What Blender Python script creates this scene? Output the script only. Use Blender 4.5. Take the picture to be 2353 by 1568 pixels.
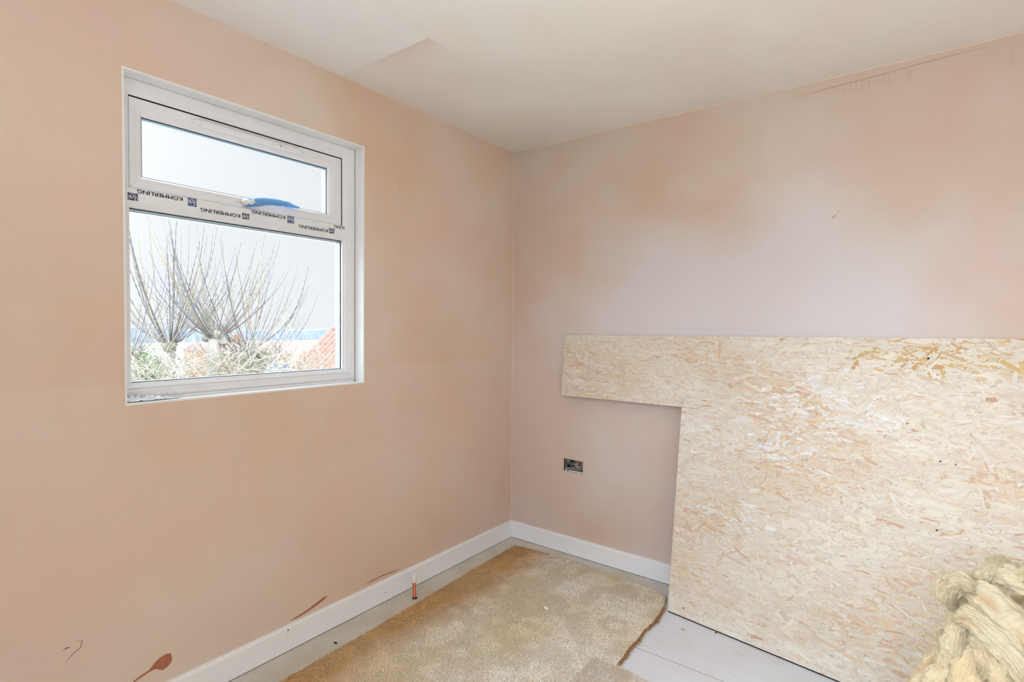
import bpy, bmesh, math, random
import numpy as np
from mathutils import Vector, Matrix, noise

for o in list(bpy.data.objects):
    bpy.data.objects.remove(o)
scene = bpy.context.scene
COL = scene.collection

# ------------------------------------------------------------------ camera
cam_d = bpy.data.cameras.new('camera')
cam = bpy.data.objects.new('camera', cam_d)
COL.objects.link(cam)
_r = Vector((0.7987805, 0.6015666, 0.0082128))
_u = Vector((-0.0224929, 0.0162196, 0.9996154))
_f = Vector((-0.6012019, 0.7986580, -0.0264869))
m = Matrix((( _r.x, _u.x, -_f.x, 2.00937), (_r.y, _u.y, -_f.y, -2.67425),
            (_r.z, _u.z, -_f.z, 1.318917), (0, 0, 0, 1)))
cam.matrix_world = m
cam_d.sensor_width = 36.0
cam_d.sensor_fit = 'HORIZONTAL'
cam_d.lens = 18.7838
cam_d.clip_start = 0.02
cam_d.clip_end = 2000
scene.camera = cam

# ------------------------------------------------------------------ colour management
scene.view_settings.view_transform = 'Standard'
scene.view_settings.look = 'None'
scene.view_settings.gamma = 1.0
scene.view_settings.exposure = 0.51
scene.view_settings.use_curve_mapping = False

# ------------------------------------------------------------------ sky (overcast, brighter overhead and in lobes added out of view as fill)
SKY_H, SKY_Z, SKY_S, SKY_LOBE = 0.75, 16.5, 4.5, 23.0
world = bpy.data.worlds.new('overcast_sky')
scene.world = world
world.use_nodes = True
nt = world.node_tree
nt.nodes.clear()
wo = nt.nodes.new('ShaderNodeOutputWorld')
bg = nt.nodes.new('ShaderNodeBackground')
tc = nt.nodes.new('ShaderNodeTexCoord')
sx = nt.nodes.new('ShaderNodeSeparateXYZ')
nt.links.new(tc.outputs['Generated'], sx.inputs[0])
def wmath(op, a, b=None, clamp=False):
    n = nt.nodes.new('ShaderNodeMath'); n.operation = op; n.use_clamp = clamp
    for i, v in enumerate((a, b)):
        if v is None: continue
        if isinstance(v, (int, float)): n.inputs[i].default_value = v
        else: nt.links.new(v, n.inputs[i])
    return n.outputs[0]
up = wmath('MAXIMUM', sx.outputs['Z'], 0.0)
upf = wmath('POWER', wmath('MULTIPLY', wmath('SUBTRACT', up, 0.33), 1.7, True), 1.1)
south = wmath('POWER', wmath('MAXIMUM', wmath('MULTIPLY', sx.outputs['Y'], -1.0), 0.0), 2.0)
dp = nt.nodes.new('ShaderNodeVectorMath'); dp.operation = 'DOT_PRODUCT'
nt.links.new(tc.outputs['Generated'], dp.inputs[0]); dp.inputs[1].default_value = (-0.74, -0.60, 0.30)
side_lobe = wmath('MULTIPLY', wmath('POWER', wmath('MAXIMUM', dp.outputs['Value'], 0.0), 10.0), SKY_LOBE)   # bright lobe added out of view to light the back wall
L = wmath('ADD', wmath('ADD', wmath('ADD', wmath('MULTIPLY', upf, SKY_Z - SKY_H), SKY_H), wmath('MULTIPLY', south, SKY_S)), side_lobe)
cm = nt.nodes.new('ShaderNodeMix'); cm.data_type = 'RGBA'
cm.inputs[6].default_value = (0.945, 0.96, 1.005, 1); cm.inputs[7].default_value = (0.82, 0.95, 1.13, 1)
nt.links.new(wmath('ADD', wmath('MULTIPLY', south, 1.6), wmath('MULTIPLY', upf, 0.8), True), cm.inputs[0]); nt.links.new(cm.outputs[2], bg.inputs['Color'])
nt.links.new(L, bg.inputs['Strength'])
nt.links.new(bg.outputs[0], wo.inputs[0])

def portal(name, loc, rot, sx_, sy_):
    l = bpy.data.lights.new(name, 'AREA'); l.shape = 'RECTANGLE'; l.size = sx_; l.size_y = sy_
    l.cycles.is_portal = True
    o = bpy.data.objects.new(name, l); o.location = loc; o.rotation_euler = rot; COL.objects.link(o)
R90 = math.pi / 2
portal('window_daylight', (-0.15, -1.60, 1.60), (0, -R90, 0), 1.05, 0.9)
portal('rear_fill', (1.95, -3.36, 1.50), (R90, 0, 0), 1.5, 1.5)  # guides daylight through the added rear opening

# unseen fill light added near the floor, aimed up to brighten the ceiling
wl_ = bpy.data.lights.new('fill_light', 'AREA'); wl_.shape = 'DISK'; wl_.size = 0.6; wl_.energy = 15.5; wl_.spread = math.radians(125); wl_.color = (0.80, 0.92, 1.0)
wlo = bpy.data.objects.new('fill_light', wl_); wlo.location = (2.3, -2.6, 0.20); wlo.rotation_euler = (math.radians(180), 0, 0); COL.objects.link(wlo)

# ------------------------------------------------------------------ helpers
def link(o, parent=None):
    COL.objects.link(o)
    if parent is not None: o.parent = parent
    return o
def mesh_obj(name, verts, faces, mats, parent=None, smooth=False, fm=None):
    me = bpy.data.meshes.new(name)
    me.from_pydata([tuple(v) for v in verts], [], [tuple(f) for f in faces])
    for mm in (mats if isinstance(mats, (list, tuple)) else [mats]): me.materials.append(mm)
    if fm is not None: me.polygons.foreach_set('material_index', fm)
    if smooth: me.polygons.foreach_set('use_smooth', [True] * len(me.polygons))
    me.update()
    o = bpy.data.objects.new(name, me)
    link(o, parent)
    return o
def np_mesh(name, V, F, mat, parent=None, smooth=False):
    """V (n,3), F (m,k) arrays"""
    me = bpy.data.meshes.new(name)
    k = F.shape[1]
    me.vertices.add(len(V)); me.vertices.foreach_set('co', V.astype(np.float32).ravel())
    me.loops.add(F.size); me.loops.foreach_set('vertex_index', F.astype(np.int32).ravel())
    me.polygons.add(len(F)); me.polygons.foreach_set('loop_start', np.arange(0, F.size, k, dtype=np.int32))
    me.polygons.foreach_set('loop_total', np.full(len(F), k, dtype=np.int32))
    if smooth: me.polygons.foreach_set('use_smooth', np.ones(len(F), dtype=bool))
    me.materials.append(mat); me.update(calc_edges=True); me.validate()
    o = bpy.data.objects.new(name, me); link(o, parent)
    return o
def empty(name, loc=(0, 0, 0)):
    o = bpy.data.objects.new(name, None); o.empty_display_size = 0.05
    o.location = loc; link(o); return o
def tag(o, label=None, cat=None, group=None, kind=None):
    if label: o['label'] = label
    if cat: o['category'] = cat
    if group: o['group'] = group
    if kind: o['kind'] = kind
    return o
def adopt(child, parent):
    """parent without moving (parents here are unrotated empties)"""
    child.parent = parent
    child.location = Vector(child.location) - Vector(parent.location)
    return child
class MB:
    def __init__(s): s.v = []; s.f = []
    def box(s, x0, x1, y0, y1, z0, z1):
        b = len(s.v)
        s.v += [(x0,y0,z0),(x1,y0,z0),(x1,y1,z0),(x0,y1,z0),(x0,y0,z1),(x1,y0,z1),(x1,y1,z1),(x0,y1,z1)]
        s.f += [(b,b+3,b+2,b+1),(b+4,b+5,b+6,b+7),(b,b+1,b+5,b+4),(b+1,b+2,b+6,b+5),(b+2,b+3,b+7,b+6),(b+3,b,b+4,b+7)]
    def tube(s, pts, rad, n=8, cap=True):
        pts = [Vector(p) for p in pts]
        rad = rad if isinstance(rad, (list, tuple)) else [rad] * len(pts)
        b = len(s.v); prev = None
        for i, p in enumerate(pts):
            t = (pts[min(i+1, len(pts)-1)] - pts[max(i-1, 0)]).normalized()
            if prev is None:
                a = t.cross(Vector((0, 0, 1)))
                if a.length < 1e-3: a = Vector((1, 0, 0))
            else: a = prev - t * prev.dot(t)
            a.normalize(); prev = a; c = t.cross(a)
            for k in range(n):
                an = 2 * math.pi * k / n
                s.v.append(tuple(p + (a * math.cos(an) + c * math.sin(an)) * rad[i]))
        for i in range(len(pts) - 1):
            for k in range(n):
                k2 = (k + 1) % n
                s.f.append((b+i*n+k, b+i*n+k2, b+(i+1)*n+k2, b+(i+1)*n+k))
        if cap:
            s.f.append(tuple(b + k for k in reversed(range(n))))
            e = b + (len(pts)-1)*n
            s.f.append(tuple(e + k for k in range(n)))
    def rings(s, rs):
        """mitred window profile: each ring = (y0,y1,z0,z1,x)"""
        b = len(s.v)
        for (y0, y1, z0, z1, x) in rs:
            s.v += [(x,y0,z0),(x,y1,z0),(x,y1,z1),(x,y0,z1)]
        for i in range(len(rs)-1):
            for k in range(4):
                k2 = (k+1) % 4
                s.f.append((b+4*i+k, b+4*i+k2, b+4*i+4+k2, b+4*i+4+k))
    def build(s, name, mat, parent=None, smooth=False, bevel=0):
        o = mesh_obj(name, s.v, s.f, mat, None, smooth)
        if bevel:
            md = o.modifiers.new('bevel', 'BEVEL'); md.width = bevel; md.segments = 2; md.limit_method = 'ANGLE'
        if parent is not None:
            if parent.parent is None: adopt(o, parent)
            else:
                o.parent = parent
                off = Vector(parent.location) + Vector(parent.parent.location)
                o.location = -off
        return o

# ------------------------------------------------------------------ materials
def newmat(name):
    mt = bpy.data.materials.new(name); mt.use_nodes = True
    t = mt.node_tree; b = t.nodes['Principled BSDF']
    return mt, t, b
def N(t, kind, **kw):
    n = t.nodes.new(kind)
    for k, v in kw.items():
        if k in n.inputs: n.inputs[k].default_value = v
        else: setattr(n, k, v)
    return n
def lin(c):
    return tuple(((x/255.0)/12.92 if x/255.0 <= 0.04045 else ((x/255.0+0.055)/1.055)**2.4) for x in c) + (1.0,)
def simple(name, rgb, rough=0.5, metal=0.0, bump=0.0, bscale=200.0, var=0.0, vscale=20.0, spec=0.5):
    mt, t, b = newmat(name)
    b.inputs['Roughness'].default_value = rough; b.inputs['Metallic'].default_value = metal
    b.inputs['Specular IOR Level'].default_value = spec
    c = lin(rgb)
    tcn = N(t, 'ShaderNodeTexCoord')
    nz = N(t, 'ShaderNodeTexNoise', Scale=vscale, Detail=4.0)
    t.links.new(tcn.outputs['Object'], nz.inputs['Vector'])
    cr = N(t, 'ShaderNodeValToRGB')
    cr.color_ramp.elements[0].position = 0.3; cr.color_ramp.elements[1].position = 0.7
    v = max(var, 0.02)
    cr.color_ramp.elements[0].color = tuple(x*(1-v) for x in c[:3]) + (1,)
    cr.color_ramp.elements[1].color = tuple(min(1, x*(1+v)) for x in c[:3]) + (1,)
    t.links.new(nz.outputs['Fac'], cr.inputs[0]); t.links.new(cr.outputs[0], b.inputs['Base Color'])
    if bump:
        n2 = N(t, 'ShaderNodeTexNoise', Scale=bscale, Detail=3.0); t.links.new(tcn.outputs['Object'], n2.inputs['Vector'])
        bp = N(t, 'ShaderNodeBump', Strength=bump, Distance=0.002); t.links.new(n2.outputs['Fac'], bp.inputs['Height'])
        t.links.new(bp.outputs[0], b.inputs['Normal'])
    return mt

def mathn(t, op, a, b=None, clamp=False):
    n = t.nodes.new('ShaderNodeMath'); n.operation = op; n.use_clamp = clamp
    for i, v in enumerate((a, b)):
        if v is None: continue
        if isinstance(v, (int, float)): n.inputs[i].default_value = v
        else: t.links.new(v, n.inputs[i])
    return n.outputs[0]
def mixc(t, fac, a, b):
    n = t.nodes.new('ShaderNodeMix'); n.data_type = 'RGBA'
    for sock, v in ((n.inputs[0], fac), (n.inputs[6], a), (n.inputs[7], b)):
        if isinstance(v, (int, float, tuple)): sock.default_value = v
        else: t.links.new(v, sock)
    return n.outputs[2]
def noise_mask(t, vec, scale, lo, hi, detail=2.0, stretch=None):
    if stretch:
        mp = N(t, 'ShaderNodeMapping'); mp.inputs['Scale'].default_value = stretch
        t.links.new(vec, mp.inputs['Vector']); vec = mp.outputs[0]
    nz = N(t, 'ShaderNodeTexNoise', Scale=scale, Detail=detail); t.links.new(vec, nz.inputs['Vector'])
    return mathn(t, 'DIVIDE', mathn(t, 'SUBTRACT', nz.outputs['Fac'], lo), hi - lo, True)

def plaster(name, base, pale, pink, damp, seam=None, patch=None, seed=0.0, painted_glow=None):
    mt, t, b = newmat(name)
    b.inputs['Roughness'].default_value = 0.75
    b.inputs['Specular IOR Level'].default_value = 0.25
    tcn = N(t, 'ShaderNodeTexCoord')
    mp = N(t, 'ShaderNodeMapping'); mp.inputs['Location'].default_value = (seed, seed*0.7, seed*1.3)
    t.links.new(tcn.outputs['Object'], mp.inputs['Vector']); v = mp.outputs[0]
    sp = N(t, 'ShaderNodeSeparateXYZ'); t.links.new(tcn.outputs['Object'], sp.inputs[0])
    c = mixc(t, noise_mask(t, v, 1.4, 0.42, 0.66, 3), lin(base), lin(pale))
    c = mixc(t, mathn(t, 'MULTIPLY', noise_mask(t, v, 2.3, 0.48, 0.7, 2), 0.6), c, lin(pink))
    c = mixc(t, mathn(t, 'MULTIPLY', noise_mask(t, v, 1.0, 0.5, 0.72, 4), 0.55), c, lin(damp))
    if painted_glow:
        # irregular pale grey island: window light painted into the plaster colour
        (ax, cx), (az, cz), dcol = painted_glow
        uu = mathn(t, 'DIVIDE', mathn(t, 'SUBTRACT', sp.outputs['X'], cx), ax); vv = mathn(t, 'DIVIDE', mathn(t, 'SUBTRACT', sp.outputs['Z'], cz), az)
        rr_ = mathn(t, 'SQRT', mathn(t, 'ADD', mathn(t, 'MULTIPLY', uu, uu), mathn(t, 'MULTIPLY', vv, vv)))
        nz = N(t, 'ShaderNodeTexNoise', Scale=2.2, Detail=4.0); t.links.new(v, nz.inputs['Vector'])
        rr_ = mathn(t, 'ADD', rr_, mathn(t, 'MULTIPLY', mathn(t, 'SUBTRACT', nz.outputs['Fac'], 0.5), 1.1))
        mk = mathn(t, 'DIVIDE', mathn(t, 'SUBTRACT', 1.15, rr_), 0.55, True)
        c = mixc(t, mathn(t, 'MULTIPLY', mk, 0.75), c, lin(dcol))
    # trowel streaks
    c = mixc(t, mathn(t, 'MULTIPLY', noise_mask(t, v, 3.0, 0.58, 0.8, 5, (6.0, 6.0, 0.7)), 0.25), c, lin(pale))
    if seam:
        # day joint between two plaster coats at a given height, fading in and out
        k = mathn(t, 'MULTIPLY', mathn(t, 'SUBTRACT', seam, sp.outputs['Z']), 260.0, True)
        fade = mathn(t, 'EXPONENT', mathn(t, 'MULTIPLY', mathn(t, 'MAXIMUM', mathn(t, 'SUBTRACT', seam, sp.outputs['Z']), 0.0), -7.0))
        k = mathn(t, 'MULTIPLY', mathn(t, 'MULTIPLY', k, fade), 0.38)
        c = mixc(t, k, c, lin(pale))
    if patch:
        x1, y1 = patch
        a = mathn(t, 'MULTIPLY', mathn(t, 'SUBTRACT', x1, sp.outputs['X']), 150.0, True)
        bb = mathn(t, 'MULTIPLY', mathn(t, 'SUBTRACT', y1, sp.outputs['Y']), 150.0, True)
        fade = mathn(t, 'EXPONENT', mathn(t, 'MULTIPLY', mathn(t, 'MAXIMUM', mathn(t, 'SUBTRACT', y1, sp.outputs['Y']), 0.0), -2.2))
        c = mixc(t, mathn(t, 'MULTIPLY', mathn(t, 'MULTIPLY', mathn(t, 'MULTIPLY', a, bb), fade), 0.9), c, lin((243, 241, 241)))
        b3 = mathn(t, 'MULTIPLY', mathn(t, 'SUBTRACT', sp.outputs['Y'], y1), 400.0, True)
        f3 = mathn(t, 'EXPONENT', mathn(t, 'MULTIPLY', mathn(t, 'MAXIMUM', mathn(t, 'SUBTRACT', sp.outputs['Y'], y1), 0.0), -16.0))
        g3 = mathn(t, 'MULTIPLY', mathn(t, 'SUBTRACT', sp.outputs['X'], 0.12), 4.0, True)
        c = mixc(t, mathn(t, 'MULTIPLY', mathn(t, 'MULTIPLY', mathn(t, 'MULTIPLY', a, b3), mathn(t, 'MULTIPLY', f3, g3)), 0.75), c, lin((226, 200, 186)))
    # fine grain
    g = noise_mask(t, v, 260.0, 0.3, 0.7, 2)
    c = mixc(t, mathn(t, 'MULTIPLY', g, 0.10), c, lin(damp))
    t.links.new(c, b.inputs['Base Color'])
    n2 = N(t, 'ShaderNodeTexNoise', Scale=170.0, Detail=3.0); t.links.new(v, n2.inputs['Vector'])
    n3 = N(t, 'ShaderNodeTexNoise', Scale=3.5, Detail=2.0); t.links.new(v, n3.inputs['Vector'])
    hsum = mathn(t, 'ADD', mathn(t, 'MULTIPLY', n2.outputs['Fac'], 0.10), mathn(t, 'MULTIPLY', n3.outputs['Fac'], 1.0))
    bp = N(t, 'ShaderNodeBump', Strength=0.35, Distance=0.006); t.links.new(hsum, bp.inputs['Height'])
    t.links.new(bp.outputs[0], b.inputs['Normal'])
    return mt

M = {}
M['wall_left'] = plaster('pink_plaster_window_wall', (230,205,185), (228,215,200), (230,199,187), (218,180,146), seam=1.127, seed=3.1)
M['wall_back'] = plaster('pink_plaster_back_wall', (222,202,188), (224,212,204), (226,198,188), (212,174,140), seam=1.124, seed=7.7, painted_glow=((0.95, 1.25), (0.50, 1.42), (224, 220, 224)))
M['ceiling'] = plaster('pale_ceiling_plaster', (240,236,230), (244,242,240), (240,232,228), (232,218,202), patch=(0.535, -1.246), seed=1.9)
M['edge'] = simple('plaster_edge_bead', (238,214,196), 0.7)
M['stain'] = simple('damp_plaster_stain', (176,112,84), 0.6, var=0.06, vscale=40)
M['faint'] = simple('faint_plaster_mark', (206,174,148), 0.7, var=0.05, vscale=60)
M['scratch'] = simple('hairline_scratch', (130,98,82), 0.7)
M['skirting'] = simple('primed_white_skirting', (249,250,252), 0.45, var=0.02, vscale=60, bump=0.1, bscale=300)
M['upvc'] = simple('white_upvc', (240,241,244), 0.25, var=0.01)
M['upvc_soft'] = simple('white_upvc_reveal', (243,242,240), 0.45, var=0.015)
M['gasket'] = simple('black_gasket', (32,32,38), 0.6)
M['spacer'] = simple('aluminium_spacer', (128,150,172), 0.4, metal=0.2)
M['caulk'] = simple('yellowed_caulk', (178,158,132), 0.6, var=0.15, vscale=30)
M['ink'] = simple('navy_print', (28,42,96), 0.5)
M['logo_blue'] = simple('logo_blue', (52,82,142), 0.5)
M['logo_white'] = simple('logo_white', (225,228,232), 0.5)
M['copper'] = simple('copper_pipe', (198,112,82), 0.35, metal=0.75, var=0.15, vscale=60)
M['cap_white'] = simple('white_plastic_cap', (240,238,236), 0.4)
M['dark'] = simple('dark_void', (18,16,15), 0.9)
M['galv'] = simple('galvanised_steel', (190,196,198), 0.35, metal=0.8, var=0.15, vscale=90)
M['cable'] = simple('grey_cable', (92,98,104), 0.5)
M['mortar'] = simple('rough_mortar', (96,84,58), 0.9, var=0.5, vscale=160, bump=0.8, bscale=150)
M['film_clear'] = simple('crumpled_film', (236,238,242), 0.3)

def glass_mat():
    mt, t, b = newmat('window_glass')
    t.nodes.remove(b)
    out = t.nodes['Material Output']
    tr = N(t, 'ShaderNodeBsdfTransparent'); tr.inputs[0].default_value = (0.975, 0.985, 0.985, 1)
    gl = N(t, 'ShaderNodeBsdfGlossy'); gl.inputs['Roughness'].default_value = 0.02
    fr = N(t, 'ShaderNodeFresnel'); fr.inputs['IOR'].default_value = 1.5
    mx = N(t, 'ShaderNodeMixShader')
    t.links.new(mathn(t, 'MULTIPLY', fr.outputs[0], 0.6), mx.inputs[0]); t.links.new(tr.outputs[0], mx.inputs[1]); t.links.new(gl.outputs[0], mx.inputs[2])
    t.links.new(mx.outputs[0], out.inputs[0])
    return mt
M['glass'] = glass_mat()
def film_mat():
    mt, t, b = newmat('blue_protective_film')
    b.inputs['Base Color'].default_value = lin((110,180,240)); b.inputs['Roughness'].default_value = 0.25
    out = t.nodes['Material Output']
    tr = N(t, 'ShaderNodeBsdfTransparent'); tr.inputs[0].default_value = (0.55, 0.76, 0.95, 1)
    mx = N(t, 'ShaderNodeMixShader'); mx.inputs[0].default_value = 0.38
    t.links.new(tr.outputs[0], mx.inputs[1]); t.links.new(b.outputs[0], mx.inputs[2]); t.links.new(mx.outputs[0], out.inputs[0])
    return mt
M['blue_film'] = film_mat()

def floor_mat():
    mt, t, b = newmat('chipboard_subfloor')
    b.inputs['Roughness'].default_value = 0.7
    tcn = N(t, 'ShaderNodeTexCoord'); v = tcn.outputs['Object']
    sp = N(t, 'ShaderNodeSeparateXYZ'); t.links.new(v, sp.inputs[0])
    c = mixc(t, noise_mask(t, v, 6.0, 0.35, 0.7, 4), lin((208,200,184)), lin((222,216,206)))
    c = mixc(t, mathn(t, 'MULTIPLY', noise_mask(t, v, 120.0, 0.5, 0.75, 3), 0.35), c, lin((176,158,130)))
    # window light on the boards beyond the carpet, painted in as blue-white
    d = mathn(t, 'MULTIPLY', mathn(t, 'SUBTRACT', sp.outputs['X'], 1.0), 8.0, True)
    d = mathn(t, 'MULTIPLY', d, mathn(t, 'ADD', mathn(t, 'MULTIPLY', noise_mask(t, v, 5.0, 0.3, 0.7, 4), 0.25), 0.75))
    c = mixc(t, d, c, lin((234,236,243)))
    c = mixc(t, mathn(t, 'MULTIPLY', noise_mask(t, v, 14.0, 0.62, 0.72, 6, (0.6, 2.0, 1)), 0.2), c, lin((170,165,160)))
    t.links.new(c, b.inputs['Base Color'])
    n2 = N(t, 'ShaderNodeTexNoise', Scale=150.0, Detail=4.0); t.links.new(v, n2.inputs['Vector'])
    bp = N(t, 'ShaderNodeBump', Strength=0.2, Distance=0.002); t.links.new(n2.outputs['Fac'], bp.inputs['Height'])
    t.links.new(bp.outputs[0], b.inputs['Normal'])
    return mt
M['floor'] = floor_mat()
M['carpet_base'] = simple('carpet_backing', (232,208,172), 0.95, var=0.12, vscale=9, bump=0.6, bscale=180)
def attr_mat(name, rough=0.8, trans=0.0, spec=0.2, bump=0.0, bscale=100, stretch=None):
    mt, t, b = newmat(name)
    a = N(t, 'ShaderNodeVertexColor'); a.layer_name = 'Col'
    t.links.new(a.outputs['Color'], b.inputs['Base Color'])
    b.inputs['Roughness'].default_value = rough
    b.inputs['Specular IOR Level'].default_value = spec
    if bump:
        tcn = N(t, 'ShaderNodeTexCoord')
        mp = N(t, 'ShaderNodeMapping'); mp.inputs['Scale'].default_value = stretch or (1, 1, 1)
        t.links.new(tcn.outputs['Object'], mp.inputs[0])
        n2 = N(t, 'ShaderNodeTexNoise', Scale=bscale, Detail=4.0); t.links.new(mp.outputs[0], n2.inputs['Vector'])
        bp = N(t, 'ShaderNodeBump', Strength=bump, Distance=0.002); t.links.new(n2.outputs['Fac'], bp.inputs['Height'])
        t.links.new(bp.outputs[0], b.inputs['Normal'])
    return mt
M['flakes'] = attr_mat('osb_wood_flakes', 0.6, bump=0.25, bscale=120, stretch=(0.15, 1, 1))
M['pile'] = attr_mat('carpet_pile', 0.95)
M['wool'] = attr_mat('mineral_wool', 0.95, spec=0.05, bump=0.5, bscale=60, stretch=(1, 1, 1))
M['twig'] = attr_mat('bark_twig', 0.9)
M['jute'] = simple('frayed_jute', (172,124,82), 0.95, var=0.45, vscale=150)

def set_face_col(o, cols):
    """cols (nfaces,3) linear -> per-corner colour attribute"""
    me = o.data
    lt = np.empty(len(me.polygons), dtype=np.int32); me.polygons.foreach_get('loop_total', lt)
    c = np.ones((lt.sum(), 4), dtype=np.float32); c[:, :3] = np.repeat(cols, lt, axis=0)
    at = me.color_attributes.new('Col', 'FLOAT_COLOR', 'CORNER')
    at.data.foreach_set('color', c.ravel())

# ------------------------------------------------------------------ setting: walls, ceiling, floor
H = 2.4
XR, YF = 3.0, -3.35          # far (unseen) walls
WY0, WY1, WZ0, WZ1 = -2.0542, -1.132, 1.0594, 2.1265
def slab(name, axis, a, b, us, zs, holes, mat, parent=None):
    """wall slab with rectangular holes; axis 'x': plane x in [a,b], u = y ; axis 'y': plane y in [a,b], u = x"""
    mbs = MB()
    P = (lambda w, u, z: (w, u, z)) if axis == 'x' else (lambda w, u, z: (u, w, z))
    idx = {}
    def vid(w, u, z):
        k = (w, u, z)
        if k not in idx: idx[k] = len(mbs.v); mbs.v.append(P(*k))
        return idx[k]
    nu, nz = len(us)-1, len(zs)-1
    solid = lambda i, j: 0 <= i < nu and 0 <= j < nz and not any(h[0] <= us[i] and us[i+1] <= h[1] and h[2] <= zs[j] and zs[j+1] <= h[3] for h in holes)
    for i in range(nu):
        for j in range(nz):
            if not solid(i, j): continue
            u0, u1, z0, z1 = us[i], us[i+1], zs[j], zs[j+1]
            for w in (a, b): mbs.f.append((vid(w,u0,z0), vid(w,u1,z0), vid(w,u1,z1), vid(w,u0,z1)))
            if not solid(i-1, j): mbs.f.append((vid(a,u0,z0), vid(a,u0,z1), vid(b,u0,z1), vid(b,u0,z0)))
            if not solid(i+1, j): mbs.f.append((vid(a,u1,z0), vid(b,u1,z0), vid(b,u1,z1), vid(a,u1,z1)))
            if not solid(i, j-1): mbs.f.append((vid(a,u0,z0), vid(b,u0,z0), vid(b,u1,z0), vid(a,u1,z0)))
            if not solid(i, j+1): mbs.f.append((vid(a,u0,z1), vid(a,u1,z1), vid(b,u1,z1), vid(b,u0,z1)))
    o = mesh_obj(name, mbs.v, mbs.f, mat)
    bm = bmesh.new(); bm.from_mesh(o.data); bmesh.ops.recalc_face_normals(bm, faces=bm.faces); bm.to_mesh(o.data); bm.free()
    return tag(o, kind='structure')
BX = (0.381, 0.513, 0.478, 0.554)      # socket back box opening (x0,x1,z0,z1)
wl = slab('wall_left', 'x', -0.14, 0.0, [YF, WY0, WY1, 0.0], [0, WZ0, WZ1, H], [(WY0, WY1, WZ0, WZ1)], M['wall_left'])
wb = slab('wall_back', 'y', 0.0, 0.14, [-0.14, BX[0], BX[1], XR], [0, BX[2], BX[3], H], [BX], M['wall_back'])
wf = slab('wall_front', 'y', YF-0.14, YF, [-0.14, 1.2, 2.7, XR], [0, 0.75, 2.25, H], [(1.2, 2.7, 0.75, 2.25)], M['wall_back'])  # hole added in the unseen wall to let in fill daylight
wr = slab('wall_right', 'x', XR, XR+0.14, [YF-0.14, 0.14], [0, H], [], M['wall_left'])
b = MB(); b.box(-0.14, XR+0.14, YF-0.14, 0.14, H, H+0.12); tag(b.build('ceiling', M['ceiling']), kind='structure')
b = MB(); b.box(-0.14, XR+0.14, YF-0.14, 0.14, -0.12, 0.0); tag(b.build('floor', M['floor']), kind='structure')
fl = bpy.data.objects['floor']
# board joints in the chipboard floor, thin dark lines
for (x0, x1, y0, y1) in ((1.1, 2.9, -0.6275, -0.6258), (1.95, 1.9515, -0.627, -0.02)):
    b = MB(); b.box(x0, x1, y0, y1, -0.002, 0.0004)
    o = b.build('board_joint', simple('joint_shadow_gap', (120,116,116), 0.9), fl)

# plaster edge lines in the corners (scrim and trowelled arrises)
b = MB()
b.box(-0.001, 0.0035, -0.0035, 0.001, 0.1, H)
b.build('corner_bead', M['edge'], wb, bevel=0.001)
def wobble_strip(name, axis, n, a, b_, w, mat, parent, zc):
    """slightly wavy raised trowel line just under the ceiling"""
    mb = MB(); rnd = random.Random(5)
    pts = []
    for i in range(n+1):
        u = a + (b_-a)*i/n
        dz = zc + rnd.uniform(-0.0012, 0.0012)
        pts.append(((0.0005, u, dz) if axis == 'y' else (u, -0.0005, dz)))
    mb.tube(pts, w, 6)
    return mb.build(name, mat, parent, smooth=True)
wobble_strip('ceiling_bead', 'x', 40, 0.0, XR, 0.0035, M['edge'], wb, H-0.001)
wobble_strip('ceiling_bead', 'y', 60, YF, 0.0, 0.0025, M['edge'], wl, H-0.001)

# ------------------------------------------------------------------ skirting boards
def skirting(name, pts_profile, axis, a, b_):
    mb = MB(); n = len(pts_profile)
    for u in (a, b_):
        for (d, z) in pts_profile:
            mb.v.append((d, u, z) if axis == 'y' else (u, -d, z))
    for k in range(n):
        k2 = (k+1) % n
        mb.f.append((k, k2, n+k2, n+k))
    mb.f += [tuple(range(n)), tuple(range(2*n-1, n-1, -1))]
    o = mb.build(name, M['skirting'])
    bm = bmesh.new(); bm.from_mesh(o.data); bmesh.ops.recalc_face_normals(bm, faces=bm.faces); bm.to_mesh(o.data); bm.free()
    return tag(o, kind='structure')
prof = [(0.0, 0.0025), (0.018, 0.0025), (0.018, 0.091), (0.0165, 0.0955), (0.010, 0.0995), (0.0, 0.1005)]
sl = skirting('baseboard_left', prof, 'y', YF, -0.0)
sb = skirting('baseboard_back', prof, 'x', 0.018, XR)
for par, args in ((sl, (0.0, 0.0172, YF, -0.0, -0.001, 0.0025)), (sb, (0.0172, XR, -0.0172, 0.0, -0.001, 0.0025))):
    b = MB(); b.box(*args); b.build('shadow_gap', M['dark'], par)
for (x, y, z, r) in ((0.0182, -1.515, 0.088, 0.0035), (0.0182, -1.52, 0.070, 0.0015), (0.0182, -1.02, 0.045, 0.002)):
    b = MB(); b.tube([(x-0.001, y, z), (x+0.0006, y, z)], r, 8); b.build('nail_hole', M['scratch'], sl)

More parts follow.
